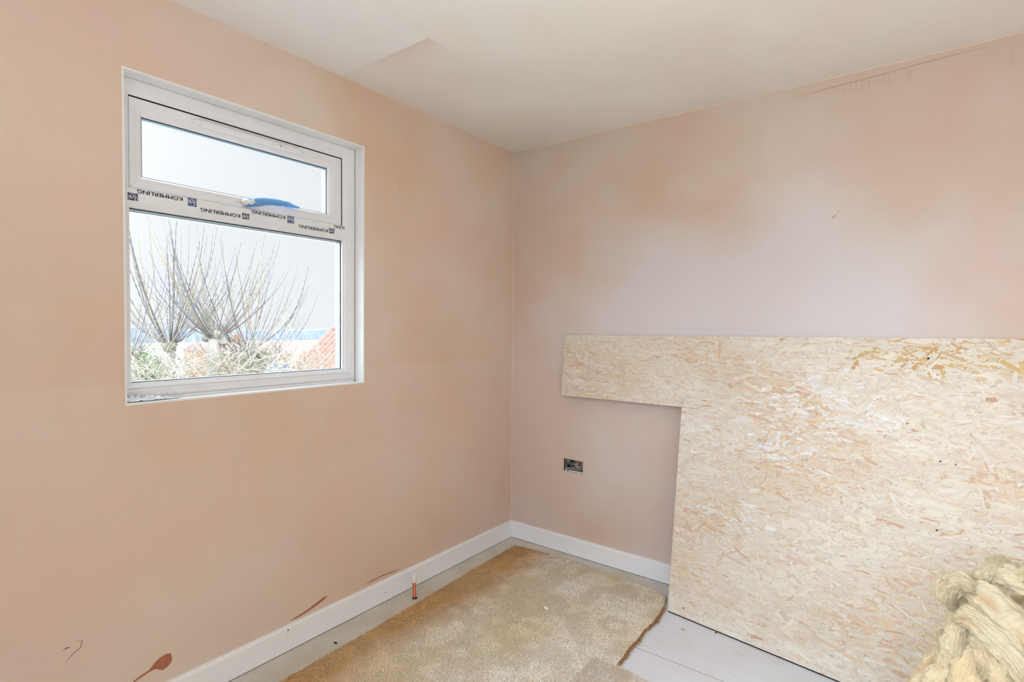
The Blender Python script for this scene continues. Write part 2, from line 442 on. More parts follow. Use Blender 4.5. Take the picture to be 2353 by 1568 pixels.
# ------------------------------------------------------------------ stains and marks on the plaster (thin films with their own outline)
def patch(name, wall, axis, outline, mat, off=0.0006):
    vs = []
    for (u, z) in outline:
        vs.append((off, u, z) if axis == 'x' else (u, -off, z))
    for (u, z) in outline:
        vs.append((0, u, z) if axis == 'x' else (u, 0, z))
    n = len(outline)
    fs = [tuple(range(n))] + [(i, (i+1) % n, n+(i+1) % n, n+i) for i in range(n)]
    o = mesh_obj(name, vs, fs, mat, wall)
    bm = bmesh.new(); bm.from_mesh(o.data); bmesh.ops.triangulate(bm, faces=[f for f in bm.faces if len(f.verts) > 4]); bmesh.ops.recalc_face_normals(bm, faces=bm.faces); bm.to_mesh(o.data); bm.free()
    return o
STAINS = [
 [(-2.0632,0.1435),(-2.045,0.152),(-2.02,0.161),(-1.998,0.167),(-1.985,0.180),(-1.968,0.192),(-1.948,0.196),(-1.934,0.192),(-1.929,0.176),(-1.932,0.160),(-1.945,0.149),(-1.958,0.146),(-1.968,0.152),(-1.978,0.160),(-1.992,0.161),(-2.02,0.154),(-2.045,0.146)],
 [(-1.498,0.111),(-1.47,0.116),(-1.44,0.120),(-1.41,0.126),(-1.385,0.134),(-1.36,0.141),(-1.335,0.147),(-1.322,0.146),(-1.335,0.136),(-1.36,0.128),(-1.39,0.121),(-1.43,0.113),(-1.46,0.109)],
 [(-1.12,0.1175),(-1.09,0.1215),(-1.06,0.1235),(-1.03,0.1245),(-0.99,0.1235),(-0.94,0.1175),(-0.91,0.1135),(-0.95,0.1145),(-1.0,0.1185),(-1.04,0.1195),(-1.07,0.1175),(-1.10,0.1155)],
]
for s_ in STAINS: patch('plaster_stain', wl, 'x', s_, M['stain'])
def line_patch(name, wall, axis, pts, w, mat):
    L_ = []; R_ = []
    for i, (u, z) in enumerate(pts):
        a = pts[max(i-1, 0)]; c = pts[min(i+1, len(pts)-1)]
        du, dz = c[0]-a[0], c[1]-a[1]; l = math.hypot(du, dz) or 1
        ww = w * (0.35 if i in (0, len(pts)-1) else 1)
        L_.append((u - dz/l*ww, z + du/l*ww)); R_.append((u + dz/l*ww, z - du/l*ww))
    return patch(name, wall, axis, L_ + R_[::-1], mat, 0.0004)
line_patch('scratch_mark', wl, 'x', [(-2.222,0.340),(-2.212,0.345),(-2.205,0.343)], 0.002, M['scratch'])
line_patch('scratch_mark', wl, 'x', [(-2.19,0.352),(-2.175,0.350),(-2.180,0.330),(-2.20,0.318),(-2.215,0.303)], 0.0011, M['scratch'])
line_patch('scratch_mark', wl, 'x', [(-1.432,0.182),(-1.42,0.184)], 0.0016, M['scratch'])
# tan scuffs and drip marks on the back wall
for pts_, w_ in (([(1.715,1.795),(1.722,1.802),(1.730,1.812)], 0.006), ([(1.733,1.818),(1.745,1.832)], 0.004)):
    line_patch('tan_scuff', wb, 'y', pts_, w_, M['faint'])
rnd = random.Random(3)
drips = [1.745, 1.772, 1.79, 1.812, 1.835, 1.86, 1.885, 1.905, 1.965, 1.972, 2.27]
for i, x in enumerate(drips):
    l = rnd.uniform(0.03, 0.055) + (0.03 if x in (1.972, 2.27) else 0)
    z0 = 2.362
    line_patch('drip_mark', wb, 'y', [(x, z0), (x+0.001, z0-l*0.5), (x-0.001, z0-l)], 0.0012, M['faint'])
line_patch('drip_mark', wb, 'y', [(1.58, 2.352), (1.7, 2.358), (1.8, 2.360), (1.9, 2.366), (2.0, 2.372), (2.2, 2.378)], 0.0024, M['faint'])
line_patch('speck', wb, 'y', [(0.818,1.312),(0.822,1.311)], 0.0018, M['scratch'])
line_patch('speck', wb, 'y', [(0.391,1.012),(0.394,1.003)], 0.0016, M['scratch'])
line_patch('hairline_crack', wb, 'y', [(0.478,1.03),(0.480,1.0),(0.488,0.97),(0.49,0.955)], 0.0007, M['faint'])

# ------------------------------------------------------------------ window in the left wall
win = empty('window_1', (-0.062, (WY0+WY1)/2, WZ0)); tag(win, kind='structure')
e = 0.004
b = MB()
b.rings([(WY0-e, WY1+e, WZ0-e, WZ1+e, 0.0008), (WY0+e*0.5, WY1-e*0.5, WZ0+e*0.5, WZ1-e*0.5, 0.0012), (WY0+e*0.6, WY1-e*0.6, WZ0+e*0.6, WZ1-e*0.6, -0.002), (WY0+e*0.6, WY1-e*0.6, WZ0+e*0.6, WZ1-e*0.6, -0.064)])
b.build('reveal', M['upvc_soft'], win)
X0 = -0.062
YL, YR = -2.0185, -1.1965
ZB, ZM0, ZM1, ZT = 1.121, 1.703, 1.7695, 2.073
# outer frame: flat, groove, sloped shoulder; then back leg
b = MB()
b.rings([(WY0-0.02, WY1+0.002, WZ0-0.01, WZ1+0.002, X0), (-2.047, -1.1635, 1.0905, 2.1015, X0), (-2.0465, -1.164, 1.091, 2.101, X0+0.0012), (-2.0455, -1.165, 1.092, 2.100, X0+0.0012),
         (-2.044, -1.1665, 1.094, 2.098, X0), (-2.030, -1.181, 1.108, 2.086, X0-0.001), (-2.0235, -1.1885, 1.115, 2.078, X0-0.006), (YL, YR, ZB, ZT, X0-0.009),
         (YL, YR, ZB, ZT, X0-0.022)])
b.rings([(WY0-0.02, WY1+0.002, WZ0-0.01, WZ1+0.002, X0), (WY0-0.02, WY1+0.002, WZ0-0.01, WZ1+0.002, X0-0.070), (YL-0.008, YR+0.008, ZB-0.008, ZT+0.008, X0-0.070), (YL-0.008, YR+0.008, ZB-0.008, ZT+0.008, X0-0.050)])
b.build('frame', M['upvc'], win)
# stepped cill trim under the lower pane
b = MB(); b.box(X0-0.002, X0+0.006, WY0, WY1-0.006, WZ0, 1.0725); b.box(X0-0.002, X0+0.003, WY0, WY1-0.004, 1.0725, 1.0765)
b.build('sill_trim', M['upvc'], win, bevel=0.0012)
b = MB(); b.box(X0-0.001, X0+0.0062, WY0, WY1-0.006, 1.0724, 1.0732); b.box(X0-0.001, X0+0.0004, WY0, WY1-0.03, 1.1015, 1.1022); b.build('seam_line', M['caulk'], win)
# transom
b = MB()
prof_t = [(X0-0.024, 1.7035), (X0-0.011, 1.7035), (X0-0.006, 1.7085), (X0-0.001, 1.716), (X0+0.0004, 1.7195), (X0+0.0008, 1.7215), (X0, 1.7225), (X0, 1.7665), (X0-0.003, ZM1), (X0-0.03, ZM1)]
n = len(prof_t)
for y in (-2.044, -1.1665):
    for (x, z) in prof_t: b.v.append((x, y, z))
for k in range(n-1): b.f.append((k, k+1, n+k+1, n+k))
b.box(X0-0.070, X0-0.05, YL, YR, 1.697, 1.775)
tr = b.build('transom', M['upvc'], win)
# caulk line round the frame
b = MB()
b.box(X0, X0+0.002, WY0, WY1-0.001, WZ1-0.0028, WZ1-0.0003); b.box(X0, X0+0.003, WY1-0.0045, WY1-0.0015, WZ0+0.002, WZ1)
b.box(X0, X0+0.006, WY1-0.012, WY1-0.004, WZ0+0.002, WZ0+0.008)
b.build('caulk_line', M['caulk'], win)
# double glazing
def unit(parent, y0, y1, z0, z1, xi):
    for x in (xi, xi-0.024):
        b = MB(); b.box(x-0.004, x, y0-0.006, y1+0.006, z0-0.006, z1+0.006); b.build('pane', M['glass'], parent)
    b = MB(); b.rings([(y0+0.0, y1-0.0, z0+0.0, z1-0.0, xi-0.0045), (y0+0.0012, y1-0.0012, z0+0.0012, z1-0.0012, xi-0.0045), (y0+0.0012, y1-0.0012, z0+0.0012, z1-0.0012, xi-0.0235), (y0-0.004, y1+0.004, z0-0.004, z1+0.004, xi-0.0235)])
    b.build('spacer_bar', M['spacer'], parent)
    b = MB(); b.rings([(y0-0.003, y1+0.003, z0-0.003, z1+0.003, xi+0.0005), (y0+0.0012, y1-0.0012, z0+0.0012, z1-0.0012, xi+0.0012), (y0+0.0016, y1-0.0016, z0+0.0016, z1-0.0016, xi+0.0002)])
    b.build('glazing_gasket', M['gasket'], parent)
    b = MB(); b.rings([(y0, y1, z0, z1, xi-0.0285), (y0+0.0008, y1-0.0008, z0+0.0008, z1-0.0008, xi-0.030), (y0-0.001, y1+0.001, z0-0.001, z1+0.001, xi-0.034), (y0-0.03, y1+0.03, z0-0.03, z1+0.03, xi-0.040)])
    b.build('outer_bead', M['upvc'], parent)
unit(win, YL+0.001, YR-0.001, ZB+0.001, ZM0-0.001, X0-0.020)
# top hung vent sash
g = 0.0048; XS = X0 - 0.0125
SY0, SY1, SZ0, SZ1 = YL+0.001, YR-g, ZM1+0.0012, ZT-g
GY0, GY1, GZ0, GZ1 = -1.9775, -1.2665, 1.813, 2.0145
b = MB()
b.rings([(SY0, SY1, SZ0, SZ1, XS-0.060), (SY0, SY1, SZ0, SZ1, XS+0.003), (SY0+0.001, SY1-0.001, SZ0+0.001, SZ1-0.001, XS+0.004), (-1.9995, -1.2385, 1.793, 2.0385, XS+0.004),
         (-1.999, -1.239, 1.7935, 2.038, XS+0.005), (-1.997, -1.241, 1.7955, 2.036, XS+0.004), (-1.985, -1.256, 1.806, 2.022, XS+0.001), (-1.9795, -1.2645, 1.8115, 2.016, XS-0.006), (GY0, GY1, GZ0, GZ1, XS-0.009), (GY0, GY1, GZ0, GZ1, XS-0.02)])
sash = b.build('vent_sash', M['upvc'], win)
unit(sash, GY0+0.001, GY1-0.001, GZ0+0.001, GZ1-0.001, XS-0.013)
b = MB(); b.rings([(YL+0.0003, YR-0.0003, ZM1+0.0005, ZT-0.0003, X0-0.0095), (YL+0.0004, YR-0.0004, ZM1+0.0005, ZT-0.0004, X0-0.02), (YL+0.008, YR-0.008, ZM1+0.004, ZT-0.008, X0-0.021)]); b.build('draught_seal', M['gasket'], win)
# mitre weld lines at the corners of the sash and frame
b = MB()
for (ya, za, yb, zb) in ((SY1, SZ0, GY1, GZ0), (SY0, SZ0, GY0, GZ0), (SY1, SZ1, GY1, GZ1)):
    b.tube([(XS+0.0037, ya, za), (XS+0.0037, (ya+yb)/2, (za+zb)/2)], 0.0007, 4)
b.build('weld_line', M['caulk'], sash)
# trickle vent across the top of the sash
b = MB()
def arcbar(mb, ya, yb, z0, z1, x0, depth, n=8):
    base = len(mb.v)
    for y in (ya, yb):
        for k in range(n+1):
            a = math.pi*k/n
            mb.v.append((x0 + depth*math.sin(a)**0.8, y, (z0+z1)/2 - (z1-z0)/2*math.cos(a)))
    for k in range(n): mb.f.append((base+k, base+k+1, base+n+1+k+1, base+n+1+k))
    mb.f += [tuple(base+k for k in range(n+1)), tuple(base+n+1+k for k in range(n, -1, -1))]
arcbar(b, -1.800, -1.412, 2.032, 2.062, XS+0.003, 0.020)
tv = b.build('trickle_vent', M['upvc'], win, bevel=0.001)
for (ya, yb) in ((-1.829, -1.800), (-1.412, -1.389)):
    b = MB(); n = 10
    for i in range(7):
        t_ = i/6; y = ya + (yb-ya)*t_
        k_ = math.sin(math.pi*(0.08 + 0.84*(t_ if ya < -1.6 else 1-t_))*0.5)
        for k in range(n+1):
            a = math.pi*k/n
            b.v.append((XS+0.003+0.015*k_*math.sin(a), y, 2.047 - 0.012*k_*math.cos(a)))
    for i in range(6):
        for k in range(n): b.f.append((i*(n+1)+k, i*(n+1)+k+1, (i+1)*(n+1)+k+1, (i+1)*(n+1)+k))
    b.build('end_cap', M['upvc_soft'], tv, smooth=True)
b = MB(); b.box(XS+0.012, XS+0.0215, -1.79, -1.42, 2.052, 2.0545); b.build('vent_slot', simple('vent_slot_grey', (168,170,168), 0.6), tv)
b = MB(); arcbar(b, -1.532, -1.478, 2.032, 2.046, XS+0.014, 0.012); b.build('slider', M['cap_white'], tv, bevel=0.001)
b = MB(); b.box(XS+0.022, XS+0.0272, -1.502, -1.500, 2.036, 2.045); b.build('slider_grip', M['spacer'], tv)
# espag handle wrapped in blue film
b = MB()
b.tube([(XS+0.006, -1.640, 1.790), (XS+0.020, -1.640, 1.790)], 0.012, 14)
hd_pts = [(XS+0.020, -1.650, 1.789), (XS+0.026, -1.625, 1.791), (XS+0.030, -1.59, 1.799), (XS+0.032, -1.55, 1.806), (XS+0.032, -1.51, 1.809), (XS+0.030, -1.475, 1.808)]
b.tube(hd_pts, [0.010, 0.012, 0.0115, 0.0095, 0.0085, 0.006], 12)
hd = b.build('window_handle', M['cap_white'], win, smooth=True)
b = MB(); b.tube([(XS+0.0155, -1.667, 1.783), (XS+0.020, -1.674, 1.786), (XS+0.0155, -1.676, 1.792), (XS+0.012, -1.66, 1.795), (XS+0.014, -1.648, 1.790)], 0.0016, 6)
b.build('key_loop', M['cap_white'], hd, smooth=True)
rnd = random.Random(11)
b = MB(); fp = []
path = [(XS+0.020, -1.640, 1.787), (XS+0.028, -1.61, 1.793), (XS+0.033, -1.58, 1.801), (XS+0.034, -1.54, 1.808), (XS+0.034, -1.50, 1.810), (XS+0.030, -1.465, 1.809), (XS+0.026, -1.44, 1.808), (XS+0.022, -1.412, 1.808)]
rr = [0.014, 0.0165, 0.015, 0.013, 0.012, 0.010, 0.006, 0.004]
n = 16; P_ = []
for i in range(len(path)-1):
    for k in range(4):
        t_ = k/4; P_.append((Vector(path[i]).lerp(Vector(path[i+1]), t_), rr[i]*(1-t_)+rr[i+1]*t_))
for i, (p, r_) in enumerate(P_):
    for k in range(n):
        a = 2*math.pi*k/n
        q = r_ * (1 + 0.22*noise.noise(Vector((i*0.55, math.cos(a)*1.6, math.sin(a)*1.6+3))) + rnd.uniform(-0.05, 0.05))
        b.v.append((p.x + q*0.8*math.cos(a), p.y + rnd.uniform(-0.001, 0.001), p.z + q*math.sin(a)))
for i in range(len(P_)-1):
    for k in range(n):
        b.f.append((i*n+k, i*n+(k+1) % n, (i+1)*n+(k+1) % n, (i+1)*n+k))
o = b.build('protective_film', M['blue_film'], hd, smooth=True); tag(o, 'crumpled blue plastic film')
# printed tape on the transom: upside-down lettering and square emblems in two staggered rows
def text_mesh(body, size, xscale, z_clip=None):
    cu = bpy.data.curves.new('txt', 'FONT'); cu.body = body; cu.size = size; cu.align_x = 'CENTER'; cu.resolution_u = 3
    to = bpy.data.objects.new('txt', cu); COL.objects.link(to)
    dg = bpy.context.evaluated_depsgraph_get(); me = bpy.data.meshes.new_from_object(to.evaluated_get(dg))
    bpy.data.objects.remove(to); bpy.data.curves.remove(cu)
    me.calc_loop_triangles()
    v0 = [(v.co.x*xscale, v.co.y) for v in me.vertices]; f0 = [tuple(p.vertices) for p in me.loop_triangles]
    vs, fs = [], []
    for k, (ox, oy) in enumerate(((-0.016, 0.008), (0.016, 0.008), (0, -0.010))):      # struck three times for a bold face
        vs += [(x+ox*size, y+oy*size) for x, y in v0]; fs += [tuple(i+k*len(v0) for i in f) for f in f0]
    bpy.data.meshes.remove(me)
    return vs, fs
TV, TF = text_mesh('KÖMMERLING', 0.0185, 1.0)
tw = max(v[0] for v in TV) - min(v[0] for v in TV)
def clip_z(o, zmin):
    bm = bmesh.new(); bm.from_mesh(o.data)
    # object is at -parent offset, mesh is in world coordinates
    bmesh.ops.bisect_plane(bm, geom=bm.verts[:]+bm.edges[:]+bm.faces[:], plane_co=(0, 0, zmin), plane_no=(0, 0, 1), clear_inner=True)
    bm.to_mesh(o.data); bm.free()
def clip_y(o, ymax):
    bm = bmesh.new(); bm.from_mesh(o.data)
    bmesh.ops.bisect_plane(bm, geom=bm.verts[:]+bm.edges[:]+bm.faces[:], plane_co=(0, ymax, 0), plane_no=(0, -1, 0), clear_inner=True)
    bm.to_mesh(o.data); bm.free()
XT = X0 + 0.0006
def word(yc, ztop, width, clip=None, yclip=None):
    # seen from +x, +y runs to the right; rotated by 180 degrees so it reads upside down
    xs = width/tw
    vs = [(XT, yc - v[0]*xs, ztop - v[1]) for v in TV]
    mb = MB(); mb.v = vs; mb.f = TF
    o = mb.build('lettering', M['ink'], tr)
    if clip: clip_z(o, clip)
    if yclip: clip_y(o, yclip)
def disc(mb, x, yc, zc, r, n=16, a0=0, a1=2*math.pi, rin=0.0):
    base = len(mb.v)
    if rin == 0:
        mb.v.append((x, yc, zc))
        for k in range(n+1):
            a = a0+(a1-a0)*k/n; mb.v.append((x, yc+r*math.cos(a), zc+r*math.sin(a)))
        for k in range(n): mb.f.append((base, base+1+k, base+2+k))
    else:
        for k in range(n+1):
            a = a0+(a1-a0)*k/n
            mb.v.append((x, yc+r*math.cos(a), zc+r*math.sin(a))); mb.v.append((x, yc+rin*math.cos(a), zc+rin*math.sin(a)))
        for k in range(n): mb.f.append((base+2*k, base+2*k+2, base+2*k+3, base+2*k+1))
def quadp(mb, x, y0, y1, z0, z1):
    base = len(mb.v); mb.v += [(x,y0,z0),(x,y1,z0),(x,y1,z1),(x,y0,z1)]; mb.f.append((base, base+1, base+2, base+3))
def emblem(yc, zc, clip=None, s=0.0145):
    mb = MB(); quadp(mb, XT, yc-s, yc+s, zc-s, zc+s); o1 = mb.build('emblem_ground', M['logo_blue'] if clip is None else M['ink'], tr)
    mb = MB(); x = XT+0.0004
    disc(mb, x, yc, zc, s*0.93, 24, rin=s*0.86)
    disc(mb, x, yc-s*0.28, zc+s*0.12, s*0.42, 16)
    disc(mb, x, yc-s*0.05, zc+s*0.38, s*0.28, 12)
    quadp(mb, x, yc+s*0.32, yc+s*0.52, zc-s*0.72, zc+s*0.55)
    quadp(mb, x, yc+s*0.10, yc+s*0.72, zc-s*0.05, zc+s*0.18)
    o2 = mb.build('emblem_mark', M['logo_white'], tr)
    mb = MB(); disc(mb, x+0.0004, yc-s*0.28, zc+s*0.10, s*0.2, 10, a0=-2.6, a1=0.4, rin=s*0.12); quadp(mb, x+0.0004, yc-s*0.5, yc-s*0.1, zc-s*0.1, zc-s*0.02)
    o3 = mb.build('emblem_detail', M['logo_blue'], tr)
    if clip:
        for q in (o1, o2, o3): clip_z(q, clip)
ZC = 1.7262
word(-1.929, 1.7655, 0.138); emblem(-1.829, 1.7545)
emblem(-2.011, 1.7355, ZC)
word(-1.730, 1.7405, 0.142, ZC); emblem(-1.638, 1.7345, ZC, 0.0135)
word(-1.545, 1.7655, 0.138); emblem(-1.452, 1.7545)
word(-1.346, 1.7405, 0.138, ZC); emblem(-1.257, 1.7345, ZC, 0.0135)
word(-1.176, 1.7655, 0.138, None, -1.19)
# torn scrap of clear film lying in the corner of the sill
rnd = random.Random(21)
b = MB(); nx_, ny_ = 26, 7
for i in range(nx_+1):
    for j in range(ny_+1):
        y = -2.045 + 0.155*i/nx_; q = j/ny_
        taper = 1 - (i/nx_)**2*0.75
        x = -0.054 + 0.036*q
        z = WZ0 + 0.0045 + taper*(0.020*(1-q)**1.5*abs(noise.noise(Vector((i*0.33, j*0.6, 1.7))))*2.2 + 0.008*abs(noise.noise(Vector((i*0.9, j*1.3, 5.0)))))
        b.v.append((x + 0.004*noise.noise(Vector((i*0.5, j, 9))), y, z))
for i in range(nx_):
    for j in range(ny_):
        a = i*(ny_+1)+j; b.f.append((a, a+ny_+1, a+ny_+2, a+1))
for k in range(7):
    y = -2.03 + 0.022*k; b.tube([(-0.056, y, WZ0+0.006+rnd.uniform(0, 0.02)), (-0.04, y+0.02, WZ0+0.012), (-0.02, y+0.045, WZ0+0.005)], 0.0009, 4)
o = b.build('plastic_scrap', M['film_clear'], smooth=True)
md = o.modifiers.new('thick', 'SOLIDIFY'); md.thickness = 0.0006
tag(o, 'crumpled scrap of torn clear plastic in the near corner of the window sill', 'plastic scrap')

# ------------------------------------------------------------------ rear window (unseen, added behind the camera to let in fill daylight)
w2 = empty('fill_window', (1.95, YF, 0.75)); tag(w2, kind='structure')
b = MB()
for (x0, x1, z0, z1) in ((1.2, 1.26, 0.75, 2.25), (2.64, 2.7, 0.75, 2.25), (1.26, 2.64, 0.75, 0.81), (1.26, 2.64, 2.19, 2.25), (1.92, 1.98, 0.81, 2.19)):
    b.box(x0, x1, YF-0.12, YF-0.05, z0, z1)
b.build('frame', M['upvc'], w2)
b = MB(); b.box(1.26, 1.92, YF-0.09, YF-0.086, 0.81, 2.19); b.build('pane', M['glass'], w2)  # pane of the added fill window
b = MB(); b.box(1.98, 2.64, YF-0.09, YF-0.086, 0.81, 2.19); b.build('pane', M['glass'], w2)  # pane of the added fill window

# ------------------------------------------------------------------ socket back box
bx = empty('socket_back_box', ((BX[0]+BX[1])/2, 0.0, BX[2]))
x0, x1, z0, z1 = BX
b = MB(); d = 0.036
bx0, bx1, bz0, bz1 = x0+0.009, x1-0.006, z0+0.001, z1-0.005
b.box(bx0, bx1, d-0.0015, d, bz0, bz1)
for a in ((bx0, bx0+0.0012, 0.006, d, bz0, bz1), (bx1-0.0012, bx1, 0.006, d, bz0, bz1), (bx0, bx1, 0.004, d, bz0, bz0+0.0012), (bx0, bx1, 0.006, d, bz1-0.0012, bz1)): b.box(*a)
b.build('steel_box', M['galv'], bx)
b = MB()      # dark gap left of the box; top and right edge shadows painted as strips
for (a0_, a1_, c0_, c1_) in ((x0+0.0005, bx0, z0+0.0005, z1-0.0005), (bx1, x1-0.0005, z0+0.0005, z1-0.0005), (bx0, bx1, bz1, z1-0.0005)): b.box(a0_, a1_, 0.010, d, c0_, c1_)
b.build('cavity', M['dark'], bx)
b = MB(); b.box(bx0+0.038, bx1-0.004, d-0.0030, d-0.0016, z0+0.036, bz1-0.008); b.build('plaster_smear', simple('plaster_smear', (196,168,150), 0.8, var=0.1, vscale=90), bx, bevel=0.001)
b = MB(); b.box(x0+0.038, bx1+0.004, 0.001, 0.0032, z0+0.004, z0+0.0095); b.box(x0+0.012, x0+0.022, 0.001, 0.0032, z0+0.003, z0+0.009); b.build('fixing_lug', M['cap_white'], bx)
b = MB(); b.box(x0+0.024, x1-0.002, 0.006, 0.0075, z0+0.0095, z0+0.0125); b.build('lug_shadow_slot', M['dark'], bx)
b = MB()
b.tube([(x0+0.036, 0.030, z0+0.036), (x0+0.052, 0.016, z0+0.050), (x0+0.070, 0.009, z0+0.060), (x0+0.088, 0.006, z0+0.063), (x0+0.104, 0.005, z0+0.058), (x0+0.115, 0.005, z0+0.044), (x0+0.119, 0.006, z0+0.028), (x0+0.120, 0.010, z0+0.010)], 0.0036, 10)
b.build('cable', M['cable'], bx, smooth=True)
rnd = random.Random(4)
b = MB()
for i in range(34):
    px, pz = x0+0.013+rnd.random()*0.048, z0+0.018+rnd.random()*0.046; r_ = rnd.uniform(0.002, 0.006)
    b.tube([(px, d-0.001, pz), (px+rnd.uniform(-.002, .002), d-0.003-r_, pz+rnd.uniform(-.002, .002))], [r_, r_*0.45], 7)
b.build('mortar_crumbs', M['mortar'], bx)
b = MB()
for (px, pz, r_) in ((0.040, 0.060, 0.006), (0.046, 0.052, 0.005), (0.020, 0.028, 0.006), (0.050, 0.030, 0.005), (0.030, 0.022, 0.006), (0.016, 0.020, 0.005)):
    b.tube([(x0+px, d-0.009, z0+pz), (x0+px, d, z0+pz)], r_, 8)
b.build('knockout_hole', M['dark'], bx)
b = MB()
for (px, pz, r_) in ((0.098, 0.052, 0.0045), (0.084, 0.038, 0.005), (0.090, 0.036, 0.004)):
    b.tube([(x0+px, d-0.0045, z0+pz), (x0+px, d, z0+pz)], r_, 10)
b.build('screw_head', simple('rust_brown', (96,52,40), 0.8), bx)
b = MB()
for (a0_, a1_, c0_, c1_) in ((x0-0.001, x1+0.0, z1-0.0015, z1+0.0012), (x0-0.0012, x0+0.0012, z0, z1), (x1-0.001, x1+0.0012, z0, z1), (x0, x1, z0-0.001, z0+0.001)):
    n_ = 20
    for i in range(n_):
        if a1_-a0_ > c1_-c0_: b.box(a0_+(a1_-a0_)*i/n_, a0_+(a1_-a0_)*(i+1)/n_, -0.0008, 0.004, c0_-rnd.random()*0.0022, c1_)
        else: b.box(a0_, a1_+rnd.random()*0.0012, -0.0008, 0.004, c0_+(c1_-c0_)*i/n_, c0_+(c1_-c0_)*(i+1)/n_)
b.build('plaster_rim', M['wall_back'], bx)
tag(bx, 'open galvanised socket back box with loose cable, sunk in the plaster beneath the board', 'electrical box')

# ------------------------------------------------------------------ copper pipe stub
pp = empty('pipe_stub', (0.103, -0.909, 0.0))
b = MB(); b.tube([(0.103, -0.909, -0.001), (0.101, -0.909, 0.004), (0.0985, -0.909, 0.08)], [0.0078, 0.0075, 0.0075], 16)
b.build('copper_pipe', M['copper'], pp, smooth=True)
b = MB(); b.tube([(0.0985, -0.909, 0.076), (0.0985, -0.909, 0.078), (0.0975, -0.909, 0.098), (0.0972, -0.909, 0.110), (0.097, -0.909, 0.120), (0.097, -0.909, 0.123)], [0.0108, 0.0112, 0.0108, 0.0098, 0.0075, 0.003], 16)
tag(b.build('stop_end', M['cap_white'], pp, smooth=True), 'white plastic cap')
b = MB(); b.tube([(0.104, -0.909, -0.0006), (0.104, -0.909, 0.0007)], 0.0125, 18); b.build('pipe_hole', M['dark'], pp)
tag(pp, 'capped copper pipe stub standing up from the floor by the skirting under the window', 'pipe')

# ------------------------------------------------------------------ carpet
outline = [(0.185,-2.2),(0.178,-1.9),(0.176,-1.628),(0.170,-1.35),(0.165,-1.154),(0.150,-0.85),(0.140,-0.6),(0.130,-0.35),(0.122,-0.126),
           (0.25,-0.104),(0.35,-0.092),(0.43,-0.092),(0.52,-0.098),(0.578,-0.108),(0.64,-0.110),(0.75,-0.117),(0.87,-0.122),(0.97,-0.130),(1.064,-0.146),
           (1.085,-0.20),(1.100,-0.27),(1.107,-0.330),(1.112,-0.42),(1.106,-0.50),(1.112,-0.58),(1.108,-0.66),(1.116,-0.744),(1.118,-0.785),(1.235,-0.808),(1.5,-0.83),(1.9,-0.84),(2.4,-0.86),(2.4,-2.2)]
rnd = random.Random(8)
fine = []
for i in range(len(outline)):
    a = Vector(outline[i]); c = Vector(outline[(i+1) % len(outline)]); L_ = (c-a).length
    k = max(1, int(L_/0.012))
    for j in range(k):
        p = a.lerp(c, j/k); q = 0.006 if (p.x > 1.09 and p.x < 1.12) else 0.0022; fine.append((p.x + rnd.uniform(-q, q), p.y + rnd.uniform(-0.0022, 0.0022)))
CT = 0.007
n = len(fine)
me_v = [(x, y, CT) for x, y in fine] + [(x, y, 0.0005) for x, y in fine]
carpet = empty('carpet', (1.2, -1.3, 0.0))
o = mesh_obj('backing', me_v, [tuple(range(n)), tuple(reversed(range(n, 2*n)))] + [(i, i+n, (i+1) % n+n, (i+1) % n) for i in range(n)], M['carpet_base'])
bm = bmesh.new(); bm.from_mesh(o.data); bmesh.ops.triangulate(bm, faces=[f for f in bm.faces if len(f.verts) > 4]); bmesh.ops.recalc_face_normals(bm, faces=bm.faces); bm.to_mesh(o.data); bm.free()
adopt(o, carpet)
tag(carpet, 'worn beige, well-used carpet remnant with a frayed edge, covering most of the bare floor', 'carpet')
poly = np.array(outline)
def inside(px, py, pl):
    c = np.zeros(len(px), bool); j = len(pl)-1
    for i in range(len(pl)):
        xi, yi = pl[i]; xj, yj = pl[j]
        cond = ((yi > py) != (yj > py)) & (px < (xj-xi)*(py-yi)/(yj-yi+1e-12)+xi)
        c ^= cond; j = i
    return c
rg = np.random.default_rng(12)
NT = 210000
px = rg.uniform(0.11, 1.55, NT); py = rg.uniform(-1.85, -0.08, NT)
k = inside(px, py, poly) & (px - 1.1 < 0.6*(-py)); px, py = px[k], py[k]; NT = len(px)
def grid_noise(x, y, s, seed, oct=3):
    """smooth value noise evaluated with numpy"""
    tot = np.zeros_like(x); amp = 1; norm = 0
    for o_ in range(oct):
        g_ = np.random.default_rng(seed+o_).random((64, 64))
        u = x*s*2**o_; v = y*s*2**o_
        iu = np.floor(u).astype(int); iv = np.floor(v).astype(int); fu = u-iu; fv = v-iv
        fu = fu*fu*(3-2*fu); fv = fv*fv*(3-2*fv)
        a = g_[iu % 64, iv % 64]; b_ = g_[(iu+1) % 64, iv % 64]; c_ = g_[iu % 64, (iv+1) % 64]; d_ = g_[(iu+1) % 64, (iv+1) % 64]
        tot += amp*((a*(1-fu)+b_*fu)*(1-fv)+(c_*(1-fu)+d_*fu)*fv); norm += amp; amp *= 0.5
    return tot/norm
flow = grid_noise(px, py, 9.0, 40, 3)*2*math.pi*2 + rg.normal(0, 0.9, NT)
Ln = rg.uniform(0.005, 0.010, NT); Wd = rg.uniform(0.0011, 0.0019, NT); Hh = rg.uniform(0.0015, 0.0055, NT)
dx, dy = np.cos(flow), np.sin(flow)
bend = rg.normal(0, 0.0015, NT)
pts3 = []
